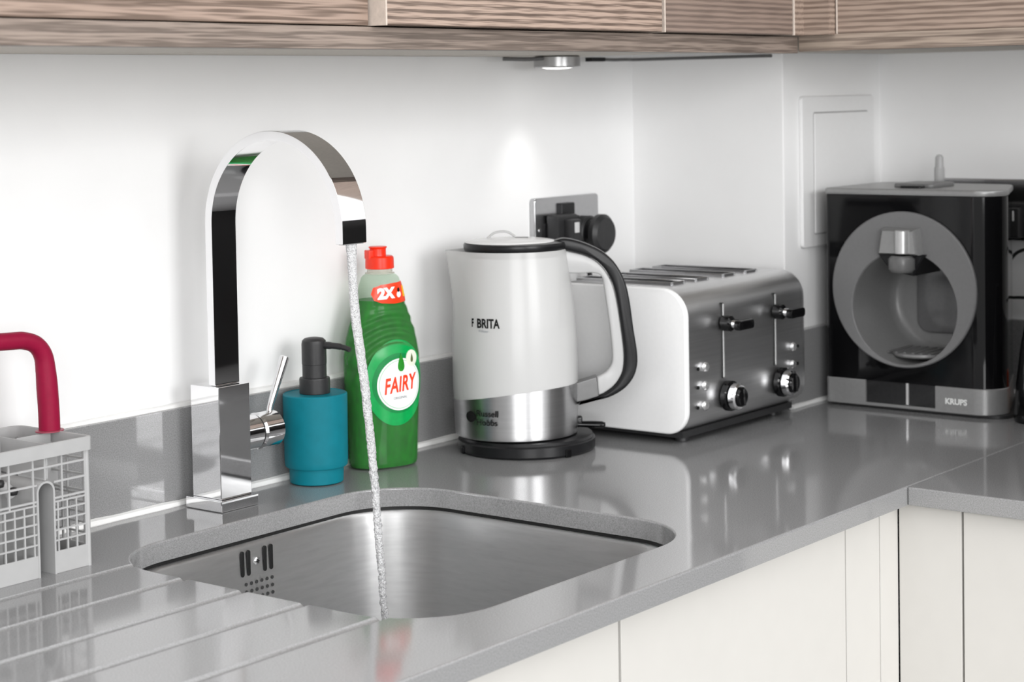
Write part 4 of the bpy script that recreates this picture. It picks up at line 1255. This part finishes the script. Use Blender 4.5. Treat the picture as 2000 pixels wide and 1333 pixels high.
bm = B(0.2600, 0.2790, -0.819, -0.3262, 0.4785, 0.4995, bev=0.0008); fin('rail', bm, WOODYP, t, 35, (0.27, -0.7, ZU))

# ------------------------------------------------------------------ under cabinet spotlight
lx, ly = 0.116, -0.052
pl = thing('cabinet_spotlight', 'small round silver spotlight under the wall cabinet, lighting the back wall', 'spotlight', (lx, ly, ZU))
bm = bmesh.new()
lathe(bm, [(0.0285, 0.0), (0.0300, -0.0015), (0.0300, -0.0135), (0.0285, -0.0152), (0.0230, -0.0152), (0.0215, -0.0130), (0.001, -0.0130)], 48)
fin('housing', bm, mat('satin_housing', (0.42, 0.42, 0.42), 0.28, 0.9, noise_amt=0.03), pl, 40)
bm = bmesh.new(); lathe(bm, [(0.0210, -0.0132), (0.0205, -0.0150), (0.0140, -0.0165), (0.001, -0.0170)], 40)
fin('lens', bm, mat('lit_lens', (0.9, 0.9, 0.9), 0.3, emit=((1, 0.98, 0.95), 2.0), noise_amt=0.01), pl, 60)
bm = bmesh.new(); tube(bm, bez([(-0.028, 0.0, -0.003), (-0.050, 0.012, -0.004), (-0.075, 0.030, -0.003)], 5), 0.0025, 8); fin('cord', bm, mat('cord_grey', (0.12, 0.12, 0.12), 0.5, noise_amt=0.05), pl, 60)
ld = bpy.data.lights.new('spotlight_beam', 'SPOT'); ld.energy = 0.6; ld.spot_size = radians(68); ld.spot_blend = 1.0; ld.shadow_soft_size = 0.012; ld.color = (1, 0.99, 0.97)
lo = bpy.data.objects.new('spotlight_beam', ld); COL.objects.link(lo); lo.location = (0, 0, -0.020); lo.parent = pl
lo.rotation_euler = Vector((0.0, 0.2, -1.0)).to_track_quat('-Z', 'Y').to_euler()
cc = thing('cable_clip', 'small dark cable connector under the wall cabinet, right of the spotlight', 'connector', (0.262, -0.012, ZU))
bm = B(-0.020, 0.012, -0.006, 0.006, -0.0060, -0.0003, bev=0.001); fin('connector_body', bm, BLACKP, cc)
bm = bmesh.new(); tube(bm, bez([(0.012, 0, -0.003), (0.04, 0.001, -0.0035), (0.07, 0.001, -0.003), (0.099, -0.004, -0.003), (0.1005, -0.10, -0.003), (0.1005, -0.215, -0.003)], 6), 0.0022, 8); fin('cable', bm, mat('cord_grey'), cc, 60)

# dark unit added out of view, to give tap and steel fronts dark reflections
of = (0.35, -1.2, -0.88)
t = thing('unseen_dark_block', 'added dark cooker closing the right-hand run, seen mirrored in the tap', 'block', of)
DKC = mat('dark_lacquer', (0.035, 0.035, 0.036), 0.25, noise_amt=0.05)
bm = B(0.030, 0.660, -1.90, -0.82, -0.88, 0.36); fin('carcass', bm, DKC, t, 35, of)
bm = B(0.010, 0.029, -1.88, -0.83, -0.80, -0.05, bev=0.002); fin('door', bm, DKC, t, 35, of)
bm = B(0.010, 0.029, -1.88, -0.83, -0.046, 0.355, bev=0.002); fin('door', bm, DKC, t, 35, of)
bpy.context.view_layer.update()
